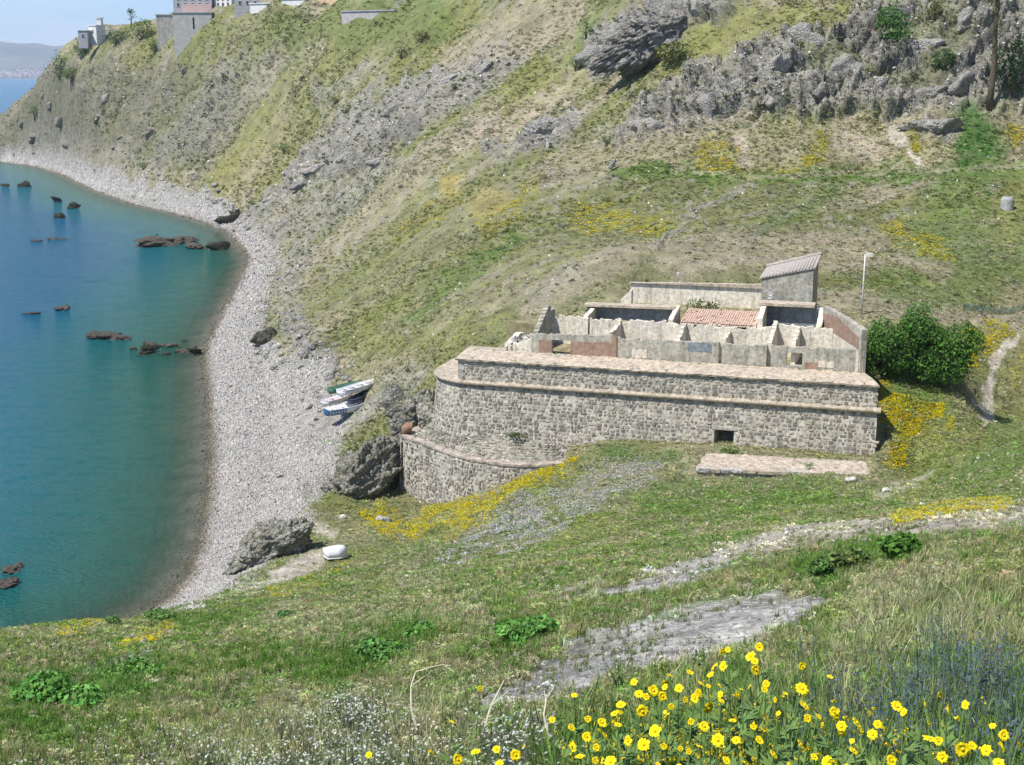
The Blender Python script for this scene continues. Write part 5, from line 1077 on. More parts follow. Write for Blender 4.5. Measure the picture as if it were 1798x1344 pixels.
# pale stones strewn over the hill
PEB = [rock_mesh('pebble', 400 + k, 1, 5, .12, m_peb) for k in range(6)]; c_peb = proto_col('pebble_kinds', [bpy.data.objects.new('pebble', m) for m in PEB])
Pn, Cn = pick(2600, (.15 + ROCK) * landm * NOFORT * (GY > 60), rng); n = len(Pn); sz = rng.uniform(.10, .3, n) * np.clip(Pn[:, 1] / 200, .5, 2); scatter('strewn_stones', Pn, rng.random((n, 3)) * 6, sz[:, None] * np.array([1, .8, .7]), jit(np.tile([.46, .44, .40], (n, 1)), rng, .55, 1.4, .03), c_peb, 6)
chip = ROCK * sstep(60, 25, GY) + sstep(.34, .42, COLR[..., 0]) * (GY < 80) * (1 - BCH)
Pn, Cn = pick(1300, chip * (GY > 4) * NOFORT, rng); n = len(Pn); sz = rng.uniform(.010, .035, n) * np.clip(Pn[:, 1] / 18, .7, 2.2); scatter('stone_chips', Pn, rng.random((n, 3)) * 6, sz[:, None] * np.array([1.2, .9, .6]), jit(np.tile([.33, .31, .27], (n, 1)), rng, .5, 1.3, .03), c_peb, 6)
Pn, Cn = pick(600, chip * (GY > 4) * NOFORT * sstep(.45, .6, fbm2(GX * 1.1, GY * 1.1, 221, 3)), rng); n = len(Pn); sz = rng.uniform(.05, .13, n) * np.clip(Pn[:, 1] / 18, .7, 1.8); scatter('crevice_grass', Pn, yaw(n), sz[:, None] * np.ones(3), jit(np.tile([.16, .20, .07], (n, 1)), rng), c_grass, 8)
# beach pebbles
bw_ = BCH * NOFORT * sstep(-2.0, -.4, SD)
Pn, Cn = pick(80000, bw_, rng); n = len(Pn); sz = rng.uniform(.05, .14, n) * np.clip(Pn[:, 1] / 150, .75, 2.2) * np.where(rng.random(n) < .05, 1.8, 1); m_ = rng.random(n)
sdp = shore_dist(Pn[:, 0], Pn[:, 1]); wetp = sstep(1.2, -.6, sdp)[:, None]
pc_ = np.where((m_ < .62)[:, None], np.array([.455, .43, .37]), np.where((m_ < .85)[:, None], np.array([.34, .325, .30]), np.array([.19, .18, .165]))) * (1 - wetp * np.array([.55, .6, .68])); Pn[:, 2] += sz * .15
scatter('beach_pebbles', Pn, rng.random((n, 3)) * 6, sz[:, None] * np.array([1.15, .9, .65]), jit(pc_, rng, .8, 1.2, .03), c_peb, 6)


# ------------------------------------------------------------------ boats on the beach
def paint_mat(name, col, rough=.4): return plain(name, col, rough, .4, .12, 4, .05)
m_white = paint_mat('white_boat_paint', (.72, .72, .70)); m_blueb = paint_mat('blue_boat_paint', (.035, .17, .36)); m_greenb = paint_mat('green_boat_paint', (.07, .18, .12)); m_wood = plain('boat_wood', (.33, .23, .14), .7); m_pink = paint_mat('faded_pink_paint', (.62, .50, .48)); m_navy = paint_mat('dark_blue_paint', (.03, .045, .08)); m_black = plain('black_rubber', (.025, .025, .025), .6)
def hull_pts(L_, B_, D_, ns=17, nk=9):
    out = []
    for i in range(ns):
        f = i / (ns - 1); w = B_ / 2 * (min(1, (1.02 - f) * 2.1) ** .62 if f > .5 else .80 + .22 * math.sin(f * math.pi)); sh_ = D_ * (1 + .38 * f ** 2.2); keel = .16 * D_ * max(0, (f - .75) / .25) ** 2 * 3
        row = []
        for k in range(nk):
            th = (k / (nk - 1) - .5) * math.pi; y = math.sin(th); zz = 1 - math.cos(th) ** .75; row.append(Vector((-L_ / 2 + L_ * f, w * (abs(y) ** .8) * (1 if y > 0 else -1), keel + (sh_ - keel) * zz)))
        out.append(row)
    return out
def make_boat(name, label, loc, yaw_, L_, B_, D_, mh, mi, mrim, thw=3, over=False, extras=None, roll=.0):
    t_ = thing(name, label, 'boat', loc, yaw_, 'small boats pulled up on the beach'); t_.rotation_euler = (math.pi + roll if over else roll, 0, yaw_)
    if over: t_.location.z += D_ * 1.05
    H_ = hull_pts(L_, B_, D_); nk = len(H_[0]); mb = MB()
    for row in H_: mb.add(row, [])
    for i in range(len(H_) - 1):
        for k in range(nk - 1): mb.f.append((i * nk + k, (i + 1) * nk + k, (i + 1) * nk + k + 1, i * nk + k + 1))
    mb.f.append(tuple(range(nk))); me = mb.mesh('hull', mh, True); h = part('hull', me, t_); md = h.modifiers.new('thick', 'SOLIDIFY'); md.thickness = .05; md.offset = 1
    mb = MB()
    for sgn in (0, nk - 1): mb.tube([row[sgn] + Vector((0, 0, .02)) for row in H_], .045, 5)
    mb.tube([H_[0][0] + Vector((0, 0, .02)), H_[0][-1] + Vector((0, 0, .02))], .05, 5); part('gunwale', mb.mesh('gunwale', mrim, True), t_)
    mb = MB(); fl = []
    for row in H_[1:-2]: w = abs(row[-1].y) * .72; mb.add([(row[0].x, -w, row[0].z * .32), (row[0].x, w, row[0].z * .32)], [])
    for i in range(len(H_) - 4): mb.f.append((2 * i, 2 * i + 2, 2 * i + 3, 2 * i + 1))
    part('floor', mb.mesh('floor', mi), t_)
    for k in range(thw):
        row = H_[3 + int(k * 9 / max(1, thw - 1)) if thw > 1 else 6]; mb = MB(); mb.box((row[0].x, 0, row[0].z * .80), (.26, abs(row[0].y) * 1.86, .05)); part('thwart', mb.mesh('thwart', mrim), t_)
    # bow deck
    mb = MB(); a = H_[-5]; pts = [r[0] for r in H_[-5:]] + [r[-1] for r in H_[-5:][::-1]]; mb.add([p - Vector((0, 0, .03)) for p in pts], [tuple(range(len(pts)))[::-1]]); part('bow_deck', mb.mesh('bow_deck', mrim), t_)
    return t_
def along(p0, p1):
    c = hit((p0[0] + p1[0]) / 2, (p0[1] + p1[1]) / 2 + 5); a, b = PZ(p0[0], p0[1], c[2] + .35), PZ(p1[0], p1[1], c[2] + .35); return (a + b) / 2, math.atan2(b[1] - a[1], b[0] - a[0]), float(np.hypot(*(b - a)[:2]))
def boat_at(name, label, p0, p1, Lf, B_, D_, *a, **k):
    c, y, L_ = along(p0, p1); return make_boat(name, label, c + np.array([0, 0, .05]), y, L_ * Lf, B_, D_, *a, **k)
b1 = boat_at('rowing_boat', 'white rowing boat with a bright blue stern, nearest of the beached group', (574, 731), (650, 719), 1.0, 1.9, .75, m_white, m_white, m_white, 3)
mb = MB(); Hh = hull_pts(along((574, 731), (650, 719))[2], 1.9, .75)
for row in Hh[:7]: mb.add([p + Vector((0, (.05 if p.y > 0 else -.05), -.05)) for p in row], [])
for i in range(6):
    for k in range(8): mb.f.append((i * 9 + k, (i + 1) * 9 + k, (i + 1) * 9 + k + 1, i * 9 + k))
mb.f.append(tuple(range(9))); part('blue_stern_paint', mb.mesh('blue_stern_paint', m_blueb, True), b1).location = (-.03, 0, 0)
boat_at('rowing_boat', 'long pale rowing boat lying furthest up the beach with its bow to the rocks', (598, 697), (676, 676), 1.0, 1.7, .7, m_white, m_pale, m_white, 4)
boat_at('rowing_boat', 'green hulled boat behind the long pale one', (580, 693), (640, 681), 1.0, 1.5, .65, m_greenb, m_wood, m_greenb, 2)
boat_at('rowing_boat', 'faded pink and white boat between the blue sterned and the long pale boat', (570, 714), (617, 702), 1.0, 1.6, .6, m_white, m_pink, m_pink, 3)
boat_at('rowing_boat', 'small dark blue dinghy in the middle of the beached group', (616, 711), (646, 696), 1.0, 1.2, .5, m_navy, m_white, m_navy, 2)
boat_at('pedal_float', 'small white tender tucked against the blue sterned boat', (590, 722), (628, 709), .9, 1.1, .4, m_white, m_white, m_white, 2)
c, y_, L_ = along((572, 981), (609, 974)); make_boat('dinghy', 'white upturned dinghy lying alone on the grass above the long rock hump', c + np.array([0, 0, .12]), y_, L_ * 1.05, 1.5, .75, m_white, m_white, m_white, 1, over=True)

# ------------------------------------------------------------------ trees and shrubs
m_leafo = leaf_mat('foliage', 'GEOMETRY', .3, False); m_bark = plain('bark', (.11, .085, .06), .95, .1, .4, 4, .8)
def foliage_mesh(name, rng, lobes, nl, r, base, lo=.6, hi=1.5, shell=.55):
    """leaf-sized faces through the volume of several lobes: (centre, radii)"""
    vol = np.array([l[1][0] * l[1][1] * l[1][2] for l in lobes]) ** .7; vol /= vol.sum(); V = []; C = []
    k = rng.choice(len(lobes), nl, p=vol); d = rng.normal(size=(nl, 3)); d /= np.linalg.norm(d, axis=1)[:, None]; rad = rng.uniform(shell ** 3, 1, nl) ** (1 / 3)
    cen = np.array([lobes[i][0] for i in k]) + d * np.array([lobes[i][1] for i in k]) * rad[:, None]
    nz_ = fbm3(cen[:, 0] * 1.1 + 5, cen[:, 1] * 1.1, cen[:, 2] * 1.1, 7, 3); keep = nz_ > .38; cen, d = cen[keep], d[keep]; nl = len(cen)
    nrm = d * .6 + rng.normal(0, .7, (nl, 3)) + np.array([0, 0, .35]); nrm /= np.linalg.norm(nrm, axis=1)[:, None]
    t_ = np.cross(nrm, rng.normal(size=(nl, 3))); t_ /= np.linalg.norm(t_, axis=1)[:, None]; b_ = np.cross(nrm, t_); rr = (r * rng.uniform(.6, 1.35, nl))[:, None]
    V = np.stack([cen - t_ * rr, cen + b_ * rr * .62, cen + t_ * rr, cen - b_ * rr * .62], 1).reshape(-1, 3); F = np.arange(nl * 4).reshape(-1, 4)
    col = np.array(base) * 1.55 * rng.uniform(lo, hi, (nl, 1)) * (1 + rng.normal(0, .10, (nl, 3))); me = mesh_np(name, V, F); attr_col(me, np.repeat(np.clip(col, .003, .8), 4, 0)); me.materials.append(m_leafo); return me
def shrub(name, label, cat, px, py, wpx, hpx, base, nl=700, group=None, trunk=True, deep=.8, nlob=6, leaf=None, seed=None, sink=.0, lo=.55, hi=1.5):
    seed = int(px * 7 + py) if seed is None else seed; rng = np.random.default_rng(seed); p = hit(px, py); w = upx(0, wpx, p[1]); h = upx(0, hpx, p[1]); t_ = thing(name, label, cat, p - np.array([0, 0, h * sink]), 0, group); lobes = []
    for k in range(nlob):
        a = rng.random() * 6.28; q = rng.uniform(.0, .32); lr = rng.uniform(.2, .34); zc = h * rng.uniform(.35, .72); lobes.append(((w * q * math.cos(a) * (1.25 if k else 0), w * deep * q * math.sin(a), zc), (w * lr, w * lr * deep, h * rng.uniform(.24, .38))))
    part('crown', foliage_mesh('crown', rng, lobes, nl, leaf or min(max(.045, w * .035), .3), base, lo, hi), t_)
    if trunk:
        mb = MB()
        for l in lobes[:4]: mb.tube([(0, 0, -.3), (l[0][0] * .3, l[0][1] * .3, l[0][2] * .5), l[0]], [w * .03, w * .022, w * .008], 5)
        part('trunk', mb.mesh('trunk', m_bark, True), t_)
    return t_
# the big fig beside the fort
p = np.array([38.2, 126.8, 0]); p[2] = ground(p[0], p[1]) - .2; fig = thing('fig_tree', 'big round dark green fig tree against the right end of the fort', 'tree', p)
rng = np.random.default_rng(301); lob = []
for k in range(22):
    f = ((k * 7) % 22) / 21; x = -4.6 + 9.4 * f; lob.append(((x * .95, rng.uniform(-1.6, 1.8), rng.uniform(1.8, 5.9) * (1 - .4 * abs(f - .45) * 1.4)), (rng.uniform(1.4, 2.0), rng.uniform(1.4, 1.9), rng.uniform(1.4, 2.0))))
lob += [((-.6, 0, 2.6), (3.6, 1.9, 2.3)), ((1.8, .3, 2.3), (2.6, 1.8, 2.0)), ((.4, .2, 4.3), (2.6, 1.7, 1.6))]
part('crown', foliage_mesh('crown', rng, lob, 30000, .14, (.060, .128, .026), .55, 1.5, .5), fig)
mb = MB()
for l in lob[::2]: mb.tube([(l[0][0] * .1, 0, -.4), (l[0][0] * .35, l[0][1] * .3, l[0][2] * .45), (l[0][0] * .9, l[0][1] * .9, l[0][2])], [.20, .13, .05], 6)
part('trunk', mb.mesh('trunk', m_bark, True), fig)
DKG = (.045, .085, .03); MDG = (.075, .125, .035); OLV = (.13, .14, .05)
for (px, py, w, h, c_, nl, lab) in (
    (1575, 82, 66, 74, (.06, .13, .028), 1500, 'bright green bush growing out of the grey crag'),
    (1436, 78, 28, 26, DKG, 500, 'small dark shrub in the rocks left of the bright crag bush'), (1660, 128, 60, 40, DKG, 900, 'dark low thicket under the cliff left of the tall trunk'), (1640, 40, 46, 40, OLV, 700, 'olive shrub on the cliff right of the bright crag bush'),
    (1775, 170, 70, 100, (.04, .075, .028), 1600, 'dark tall bush under the cliff at the right edge'), (1180, 112, 84, 40, OLV, 1200, 'olive shrub in the shade under the overhanging crag'), (1066, 256, 34, 20, MDG, 500, 'low round green shrub beside the end of the rock rib'),
    (1030, 76, 34, 40, MDG, 600, 'green shrub in the gully left of the overhanging crag'), (1010, 125, 28, 26, MDG, 450, 'second green shrub lower in the same gully'),
    (612, 205, 30, 24, (.08, .095, .035), 500, 'dark shrub standing alone on the middle of the far slope'), (588, 184, 36, 18, OLV, 400, 'olive shrub just above the lone dark one on the far slope'), (705, 105, 34, 34, (.08, .105, .045), 500, 'grey green shrub on the upper far slope'), (742, 72, 48, 20, OLV, 450, 'long olive shrub higher to the right on the far slope'),
    (498, 266, 30, 16, MDG, 300, 'green shrub in the yellow grass gully'), (252, 300, 30, 18, MDG, 350, 'dark shrub at the top of the far beach'), (62, 215, 30, 36, MDG, 450, 'green shrub on the rocks of the far point'), (180, 205, 14, 26, DKG, 250, 'narrow dark shrub on the headland rocks'), (168, 220, 18, 24, DKG, 250, 'dark shrub beside the narrow one on the headland rocks'),
    (272, 1090, 66, 32, (.075, .13, .04), 1300, 'green bush on the edge of the near slope above the end of the beach'), (205, 1098, 38, 22, (.07, .12, .04), 700, 'smaller bush to the left along the same edge'), (1576, 985, 72, 44, (.07, .15, .03), 1600, 'bright green bush at the head of the hollow on the near slope'), (1500, 1000, 66, 34, (.10, .145, .045), 1200, 'yellowish bush in the middle of the hollow'), (1440, 1022, 56, 34, (.065, .12, .035), 1200, 'darker bush at the lower end of the hollow'),
    (680, 1160, 90, 42, (.06, .125, .032), 1500, 'dark green leafy patch on the near slope at the lower left'), (740, 1120, 60, 30, (.07, .14, .035), 900, 'leafy green patch just above the dark one on the near slope'), (925, 1125, 66, 40, (.07, .145, .035), 1200, 'bright leafy patch beside the bare earth bank'), (240, 1190, 90, 40, (.075, .145, .035), 1300, 'long leafy patch below the grey rock path at the left'), (90, 1240, 110, 52, (.07, .145, .035), 1500, 'broad leafy patch at the left edge of the near slope'), (505, 1085, 34, 16, (.06, .115, .035), 400, 'small dark leafy tuft on the near slope above the left patches'),
    (1232, 541, 56, 28, (.11, .13, .05), 500, 'weedy bush growing in the yard behind the ruined house'), (905, 788, 44, 14, (.07, .095, .035), 400, 'dark weeds on the ledge at the foot of the fort wall'), (1278, 800, 50, 14, (.10, .14, .045), 400, 'weeds growing below the wall opening'), (1418, 832, 26, 16, (.10, .14, .05), 300, 'weed tuft on the plinth')):
    if 790 < py < 840 and px > 1200 or px == 905: trunk = False
    else: trunk = True
    if py > 1070: c_ = tuple(v * 1.5 for v in c_); h *= .7
    o = shrub('shrub', lab, 'shrub', px, py, w, h, c_, nl, 'shrubs on the slopes', trunk)
    if px == 1232: o.location = FW(u_at(1238, 18.5, 17.8), 18.5, 17.5)
    if px == 905: o.location = FW(u_at(905, -.6, 7.9), -.9, 7.8)
    if px == 1418: o.location = PZ(1418, 826, 9.3)
# tall bare-stemmed tree at the cliff and trees of the headland
def tree(name, label, px, py, hm, wm, base, seed, lean=0, nl=900, bare=.45, group=None, trunk_r=.2, zoff=0):
    rng = np.random.default_rng(seed); p = hit(px, py); p[2] += zoff; t_ = thing(name, label, 'tree', p, 0, group); mb = MB(); pts = [(lean * f * f * hm + rng.normal(0, .03) * hm * .2, 0, hm * f - .5 * (f == 0)) for f in np.linspace(0, 1, 7)]; mb.tube(pts, [trunk_r * (1 - .75 * f) for f in np.linspace(0, 1, 7)], 7); lob = []
    for k in range(9):
        f = rng.uniform(bare, 1); a = rng.random() * 6.28; rr = wm * .32 * rng.uniform(.3, 1); c = (lean * f * f * hm + rr * math.cos(a), rr * math.sin(a), hm * f); lob.append((c, (wm * .27 * rng.uniform(.7, 1.2), wm * .27, hm * (1 - bare) * .2))); mb.tube([(lean * f * f * hm * .9, 0, hm * f * .86), c], [trunk_r * .35, trunk_r * .1], 5)
    part('trunk', mb.mesh('trunk', m_bark, True), t_); part('crown', foliage_mesh('crown', rng, lob, nl, max(.16, wm * .035), base, .5, 1.5), t_); return t_
tree('pine_tree', 'tall thin tree with a dark bare trunk in front of the cliff at the right', 1738, 192, 25, 4.2, (.055, .08, .03), 401, .01, 1500, .42, None, .62)
tree('pine_tree', 'small dark tree standing up alone on the headland crest', 232, 62, 6, 4.5, DKG, 402, .02, 700, .35, None, .3, 4)
for k, (px, py, w, h, c_, lab) in enumerate(((108, 112, 52, 50, (.045, .09, .035), 'dark green tree on the seaward end of the headland crest'), (150, 85, 34, 34, (.05, .095, .035), 'dark green tree in front of the white house on the headland'), (205, 66, 60, 34, (.045, .085, .035), 'dark hedge like tree between the white house and the small pine'), (252, 52, 50, 44, (.10, .13, .03), 'yellow green tree on the headland crest beside the retaining wall'),
        (272, 82, 22, 40, (.06, .10, .03), 'green tree against the left end of the retaining wall'), (128, 128, 40, 26, (.10, .13, .035), 'olive tree below the dark one at the end of the headland'))):
    shrub('headland_tree', lab, 'tree', px, py + h * .35, w * 1.15, h * 1.15, c_, 1300, 'trees on the headland crest', True, sink=.3)

# ------------------------------------------------------------------ houses and walls on the headland
m_pl = plain('white_house_wall', (.68, .65, .60), .8, .2, .12, 1); m_gr = plain('grey_house_wall', (.36, .35, .34), .85, .2, .2, 1); m_pk = plain('pink_house_wall', (.50, .36, .33), .85, .2, .15, 1); m_or = plain('ochre_house_wall', (.60, .44, .26), .85, .2, .15, 1); m_win = plain('dark_window', (.05, .055, .06), .3); m_ret = wall_mat('retaining_stone', (.42, .39, .33), (.33, .31, .27), .6)
def bloc(name, label, cat, px0, px1, pybase, hm, depth, Y, mat, wins=0, rows=1, roof=None, zoff=0, lower=None, group=None):
    ext = 1.2 if Y == -.01 else 3 if 'cottage' in name or 'tower' in name else 4 if 'garden' in name else 16
    Y = Y if Y > 0 else min(hit((px0 + px1) / 2, pybase)[1], 620) - Y
    c = PY((px0 + px1) / 2, pybase, Y); w = upx(px0, px1, Y); t_ = thing(name, label, cat, c, 0, group); mb = MB(); mb.box((0, depth / 2, hm / 2 - ext / 2), (w, depth, hm + ext)); part('wall', mb.mesh('wall', mat), t_)
    mb = MB(); mb.box((0, depth / 2, hm + .15), (w + .6, depth + .6, .3)); part('roof', mb.mesh('roof', roof or mat), t_)
    if lower is not None: mb = MB(); mb.box((w * lower[0], -.1, hm * .22), (w * lower[1], .2, hm * .44)); part('lower_front', mb.mesh('lower_front', lower[2]), t_)
    for r in range(rows):
        for k in range(wins):
            x = -w / 2 + w * (k + .7) / (wins + .4); z = hm * (.35 + .5 * r / max(1, rows)) + .6
            mb = MB(); mb.box((0, 0, 0), (1.1, .14, 1.5)); f = part('window', mb.mesh('window', m_pl), t_); f.location = (x, -.05, z); mb = MB(); mb.box((0, -.04, 0), (.85, .14, 1.25)); part('pane', mb.mesh('pane', m_win), f)
    if name in ('roadside_wall', 'white_house', 'white_cottage', 'garden_wall'): t_.rotation_euler = (0, 0, -.5)
    return t_
bloc('apartment_house', 'grey house with a pink ground floor at the left end of the cliff top', 'house', 306, 372, 27, 9, 10, (hit(340, 66)[1] + 8.5), m_gr, 5, 2, m_gr, lower=(.1, .78, m_pk))
bloc('white_house', 'white house joined to the right side of the grey one', 'house', 374, 411, 25, 8, 9, (hit(340, 66)[1] + 8), m_pl, 3, 2, m_pl)
bloc('long_house', 'low grey house behind the parked roadside wall', 'house', 413, 470, 19, 6, 9, -6, m_gr, 4, 1, m_gr)
for k, (x0, x1, y, h, m, lab) in enumerate(((434, 488, 17, 1.9, m_pl, 'white roadside wall nearest the houses'), (490, 545, 11, 2.2, m_pl, 'white roadside wall stepping up the slope'), (547, 600, 7, 2.2, m_or, 'ochre roadside wall at the upper end of the row'))):
    bloc('roadside_wall', lab, 'wall', x0, x1, y, h, .5, -.01, m, 0, 0, m, group='walls along the cliff road')
bloc('retaining_wall', 'tall tan retaining wall at the left corner of the cliff top', 'wall', 277, 306, 80, 11, 8, -.5, m_ret); rwl = bloc('retaining_wall', 'grey retaining wall with a narrow dark slit below the grey house', 'wall', 306, 372, 66, 8.6, 8, -.5, plain('grey_concrete', (.43, .41, .36), .9, .1, .2, .6))
mb = MB(); mb.box((upx(339, 341, 500) , -.05, 5), (.5, .14, 4)); part('slit', mb.mesh('slit', m_dark), rwl)
bloc('garden_wall', 'long pale concrete wall cut into the upper far slope', 'wall', 592, 700, 38, 3.0, .6, -.6, plain('pale_concrete', (.43, .40, .38), .9, .1, .2, .6))
bloc('white_cottage', 'white cottage among trees on the seaward end of the headland', 'house', 154, 172, 66, 4.6, 5, 578, m_pl, 1, 1, m_pl); bloc('grey_cottage', 'low grey cottage stepped below the white one on the headland', 'house', 138, 154, 72, 4.0, 5, 575, m_gr, 1, 1, m_pl); bloc('white_tower', 'slim white wall block between the cottage and the hedge', 'house', 171, 178, 52, 4.5, 3, 584, m_pl, 0, 0, m_pl)

# ------------------------------------------------------------------ small fixed things
p = hit(1513, 552); t_ = thing('street_lamp', 'slim white lamp post standing behind the fig tree', 'street lamp', p); h = upx(0, 103, p[1]); mb = MB(); mb.tube([(0, 0, -.5), (0, 0, h * .5), (0, 0, h)], [.10, .085, .07], 8); part('post', mb.mesh('post', plain('white_post', (.62, .62, .58), .5), True), t_)
mb = MB(); mb.tube([(0, 0, h), (.18, -.1, h + .12), (.5, -.2, h + .12)], .05, 6); part('arm', mb.mesh('arm', m_white), t_); mb = MB(); mb.box((.42, -.2, h + .02), (.62, .42, .36)); part('lamp_head', mb.mesh('lamp_head', plain('lamp_glass', (.72, .70, .60), .4)), t_)
p = hit(1768, 366); t_ = thing('concrete_cistern', 'round pale concrete cistern with a dark hole in its top on the right slope', 'cistern', p); mb = MB(); rr = .95; ring_ = [(rr * math.cos(a), rr * math.sin(a)) for a in np.linspace(0, 2 * math.pi, 17)[:-1]]
mb.add([(x, y, -.6) for x, y in ring_] + [(x, y, 1.25) for x, y in ring_] + [(x * .85, y * .85, 1.62) for x, y in ring_] + [(x * .5, y * .5, 1.75) for x, y in ring_], [(r * 16 + i, r * 16 + (i + 1) % 16, (r + 1) * 16 + (i + 1) % 16, (r + 1) * 16 + i) for r in range(3) for i in range(16)]); part('drum', mb.mesh('drum', plain('old_concrete', (.36, .36, .34), .9, .1, .25, 2)), t_); mb = MB(); mb.add([(x * .5, y * .5, 1.7) for x, y in ring_], [tuple(range(16))]); part('hole', mb.mesh('hole', m_dark), t_)
for (px, py, hp, lab) in ((961, 262, 16, 'short white marker post beside the rock rib'), (706, 155, 18, 'white marker post on the far slope, lower of two'), (712, 143, 18, 'white marker post on the far slope, upper of two')):
    p = hit(px, py); h = upx(0, hp, p[1]); mb = MB(); mb.box((0, 0, h / 2 - .2), (.32, .32, h + .4)); mb.box((0, 0, h + .06), (.44, .44, .12)); o = put('marker_post', mb.mesh('marker_post', m_pl), p, (0, .05, .3), 1, lab, 'post', 'white marker posts on the hill')
p = hit(409, 378); mb = MB(); mb.box((0, 0, 1.2), (.9, 4.5, 4.4)); mb.box((.25, 1.2, 3.7), (.6, 1.6, .8)); put('wall_stub', mb.mesh('wall_stub', m_mortar), p, (0, 0, .3), 1, 'short pale broken wall stub standing at the bend of the far beach', 'wall')
a, b = hit(1690, 546), hit(1830, 542); t_ = thing('net_fence', 'low fence of torn green netting on the slope right of the fig tree', 'fence', a); mb = MB(); nn_ = 40; mg, tt, oo = newmat('green_net'); cch = N(tt, 'ShaderNodeTexChecker', Scale=9.0); d_ = N(tt, 'ShaderNodeBsdfDiffuse', Color=(.16, .30, .25, 1)); tp = N(tt, 'ShaderNodeBsdfTransparent'); mx = N(tt, 'ShaderNodeMixShader'); nz_ = noise(tt, geo(tt), 9, 3); tt.links.new(ramp(tt, nz_, [(.35, .25), (.6, .8)]), mx.inputs[0]); tt.links.new(tp.outputs[0], mx.inputs[1]); tt.links.new(d_.outputs[0], mx.inputs[2]); tt.links.new(mx.outputs[0], oo.inputs[0])
rng = np.random.default_rng(5)
for k in range(nn_ + 1):
    q = a + (b - a) * k / nn_; q[2] = ground(q[0], q[1]); sag = rng.normal(0, .06); mb.add([q - a + np.array([0, 0, -.1]), q - a + np.array([0, .1 * math.sin(k), .5]), q - a + np.array([0, .05 * math.cos(k * 1.7), .95 + sag - .15 * abs(math.sin(k * math.pi / 5))])], [])
for k in range(nn_):
    for j in range(2): mb.f.append((k * 3 + j, k * 3 + 3 + j, k * 3 + 4 + j, k * 3 + 1 + j))
part('net', mb.mesh('net', mg), t_)
for k in range(0, nn_ + 1, 5):
    q = a + (b - a) * k / nn_; q[2] = ground(q[0], q[1]); mb = MB(); mb.tube([(0, 0, -.3), (0, 0, 1.1)], .045, 5); part('stake', mb.mesh('stake', m_wood), t_).location = q - a

# ------------------------------------------------------------------ far coast across the bay
rng = np.random.default_rng(9); V = []; nx_ = 220; ny_ = 26
for j in range(ny_):
    for i in range(nx_):
        x = -5200 + 6400 * i / (nx_ - 1); y = 9500 + 3600 * j / (ny_ - 1); V.append((x, y))
V = np.array(V); r_ = 1 - np.abs(2 * fbm2(V[:, 0] / 1900 + 3.3, V[:, 1] / 1900, 501, 5, .5) - 1); f_ = sstep(9500, 12300, V[:, 1]); z = f_ ** 1.1 * (90 + 330 * r_ * (0.75 + .25 * fbm2(V[:, 0] / 500, V[:, 1] / 500, 502, 4))) - 4 + 26 * sstep(9500, 9800, V[:, 1]) * fbm2(V[:, 0] / 160, V[:, 1] / 160, 503, 3)
me = mesh_np('far_mountains', np.stack([V[:, 0], V[:, 1], z], -1), grid_faces(ny_, nx_), True); mfm, t, o = newmat('far_hills'); pos = geo(t); bsdf(t, o, ramp(t, noise(t, pos, .0016, 6, .6), [(.35, (.09, .11, .07)), (.65, (.2, .18, .14))]), .95, None, spec=0); me.materials.append(mfm); tag(link(bpy.data.objects.new('far_mountains', me)), kind='structure')
mb = MB()
for k in range(420):
    x = rng.uniform(-5000, -2600); y = 9650 + rng.random() ** 1.5 * 700; zz = 10 + (y - 9650) * .06; mb.box((x, y, zz + 6), (rng.uniform(12, 34), 20, rng.uniform(12, 26)), None, None)
tag(link(bpy.data.objects.new('far_town', mb.mesh('far_town', plain('far_town_walls', (.58, .46, .40), .9, .1, .35, .01)))), kind='stuff')

# ------------------------------------------------------------------ flowers in front of the viewer
m_petal = plain('yellow_petal', (.80, .62, .01), .6, .1, .12, 40, 0); m_disc = plain('orange_flower_disc', (.78, .54, .01), .8, .1, .2, 200, 0); m_stem = plain('green_stem', (.13, .21, .055), .7, .2, .2, 20, 0); m_straw = plain('dry_straw', (.66, .60, .46), .8, .1, .2, 20, 0)
HF = .55; HEADS = []; STEMS = []
for k in range(3):
    rng = np.random.default_rng(700 + k); mb = MB(); npet = 13
    for q in range(npet):
        a = q / npet * 6.283 + rng.normal(0, .06); d = Vector((math.cos(a), math.sin(a), 0)); t_ = Vector((-d.y, d.x, 0)); l_ = .027 * rng.uniform(.88, 1.08); dz = rng.uniform(-.004, .004)
        mb.add([d * .006 - t_ * .003, d * .006 + t_ * .003, d * l_ * .65 + t_ * .0075 + Vector((0, 0, .005)), d * l_ + t_ * .003 + Vector((0, 0, .003 + dz)), d * l_ - t_ * .003 + Vector((0, 0, .003 + dz)), d * l_ * .65 - t_ * .0075 + Vector((0, 0, .005))], [(0, 1, 2, 5), (5, 2, 3, 4)])
    hm_ = mb.mesh('flower_head', m_petal); mb = MB(); rg = [(math.cos(a), math.sin(a)) for a in np.linspace(0, 6.283, 9)[:-1]]
    mb.add([(x * .0075, y * .0075, .004) for x, y in rg] + [(x * .005, y * .005, .008) for x, y in rg] + [(0, 0, .0105)], [(i, (i + 1) % 8, 8 + (i + 1) % 8, 8 + i) for i in range(8)] + [(8 + i, 8 + (i + 1) % 8, 16) for i in range(8)]); HEADS.append((hm_, mb.mesh('disc', m_disc)))
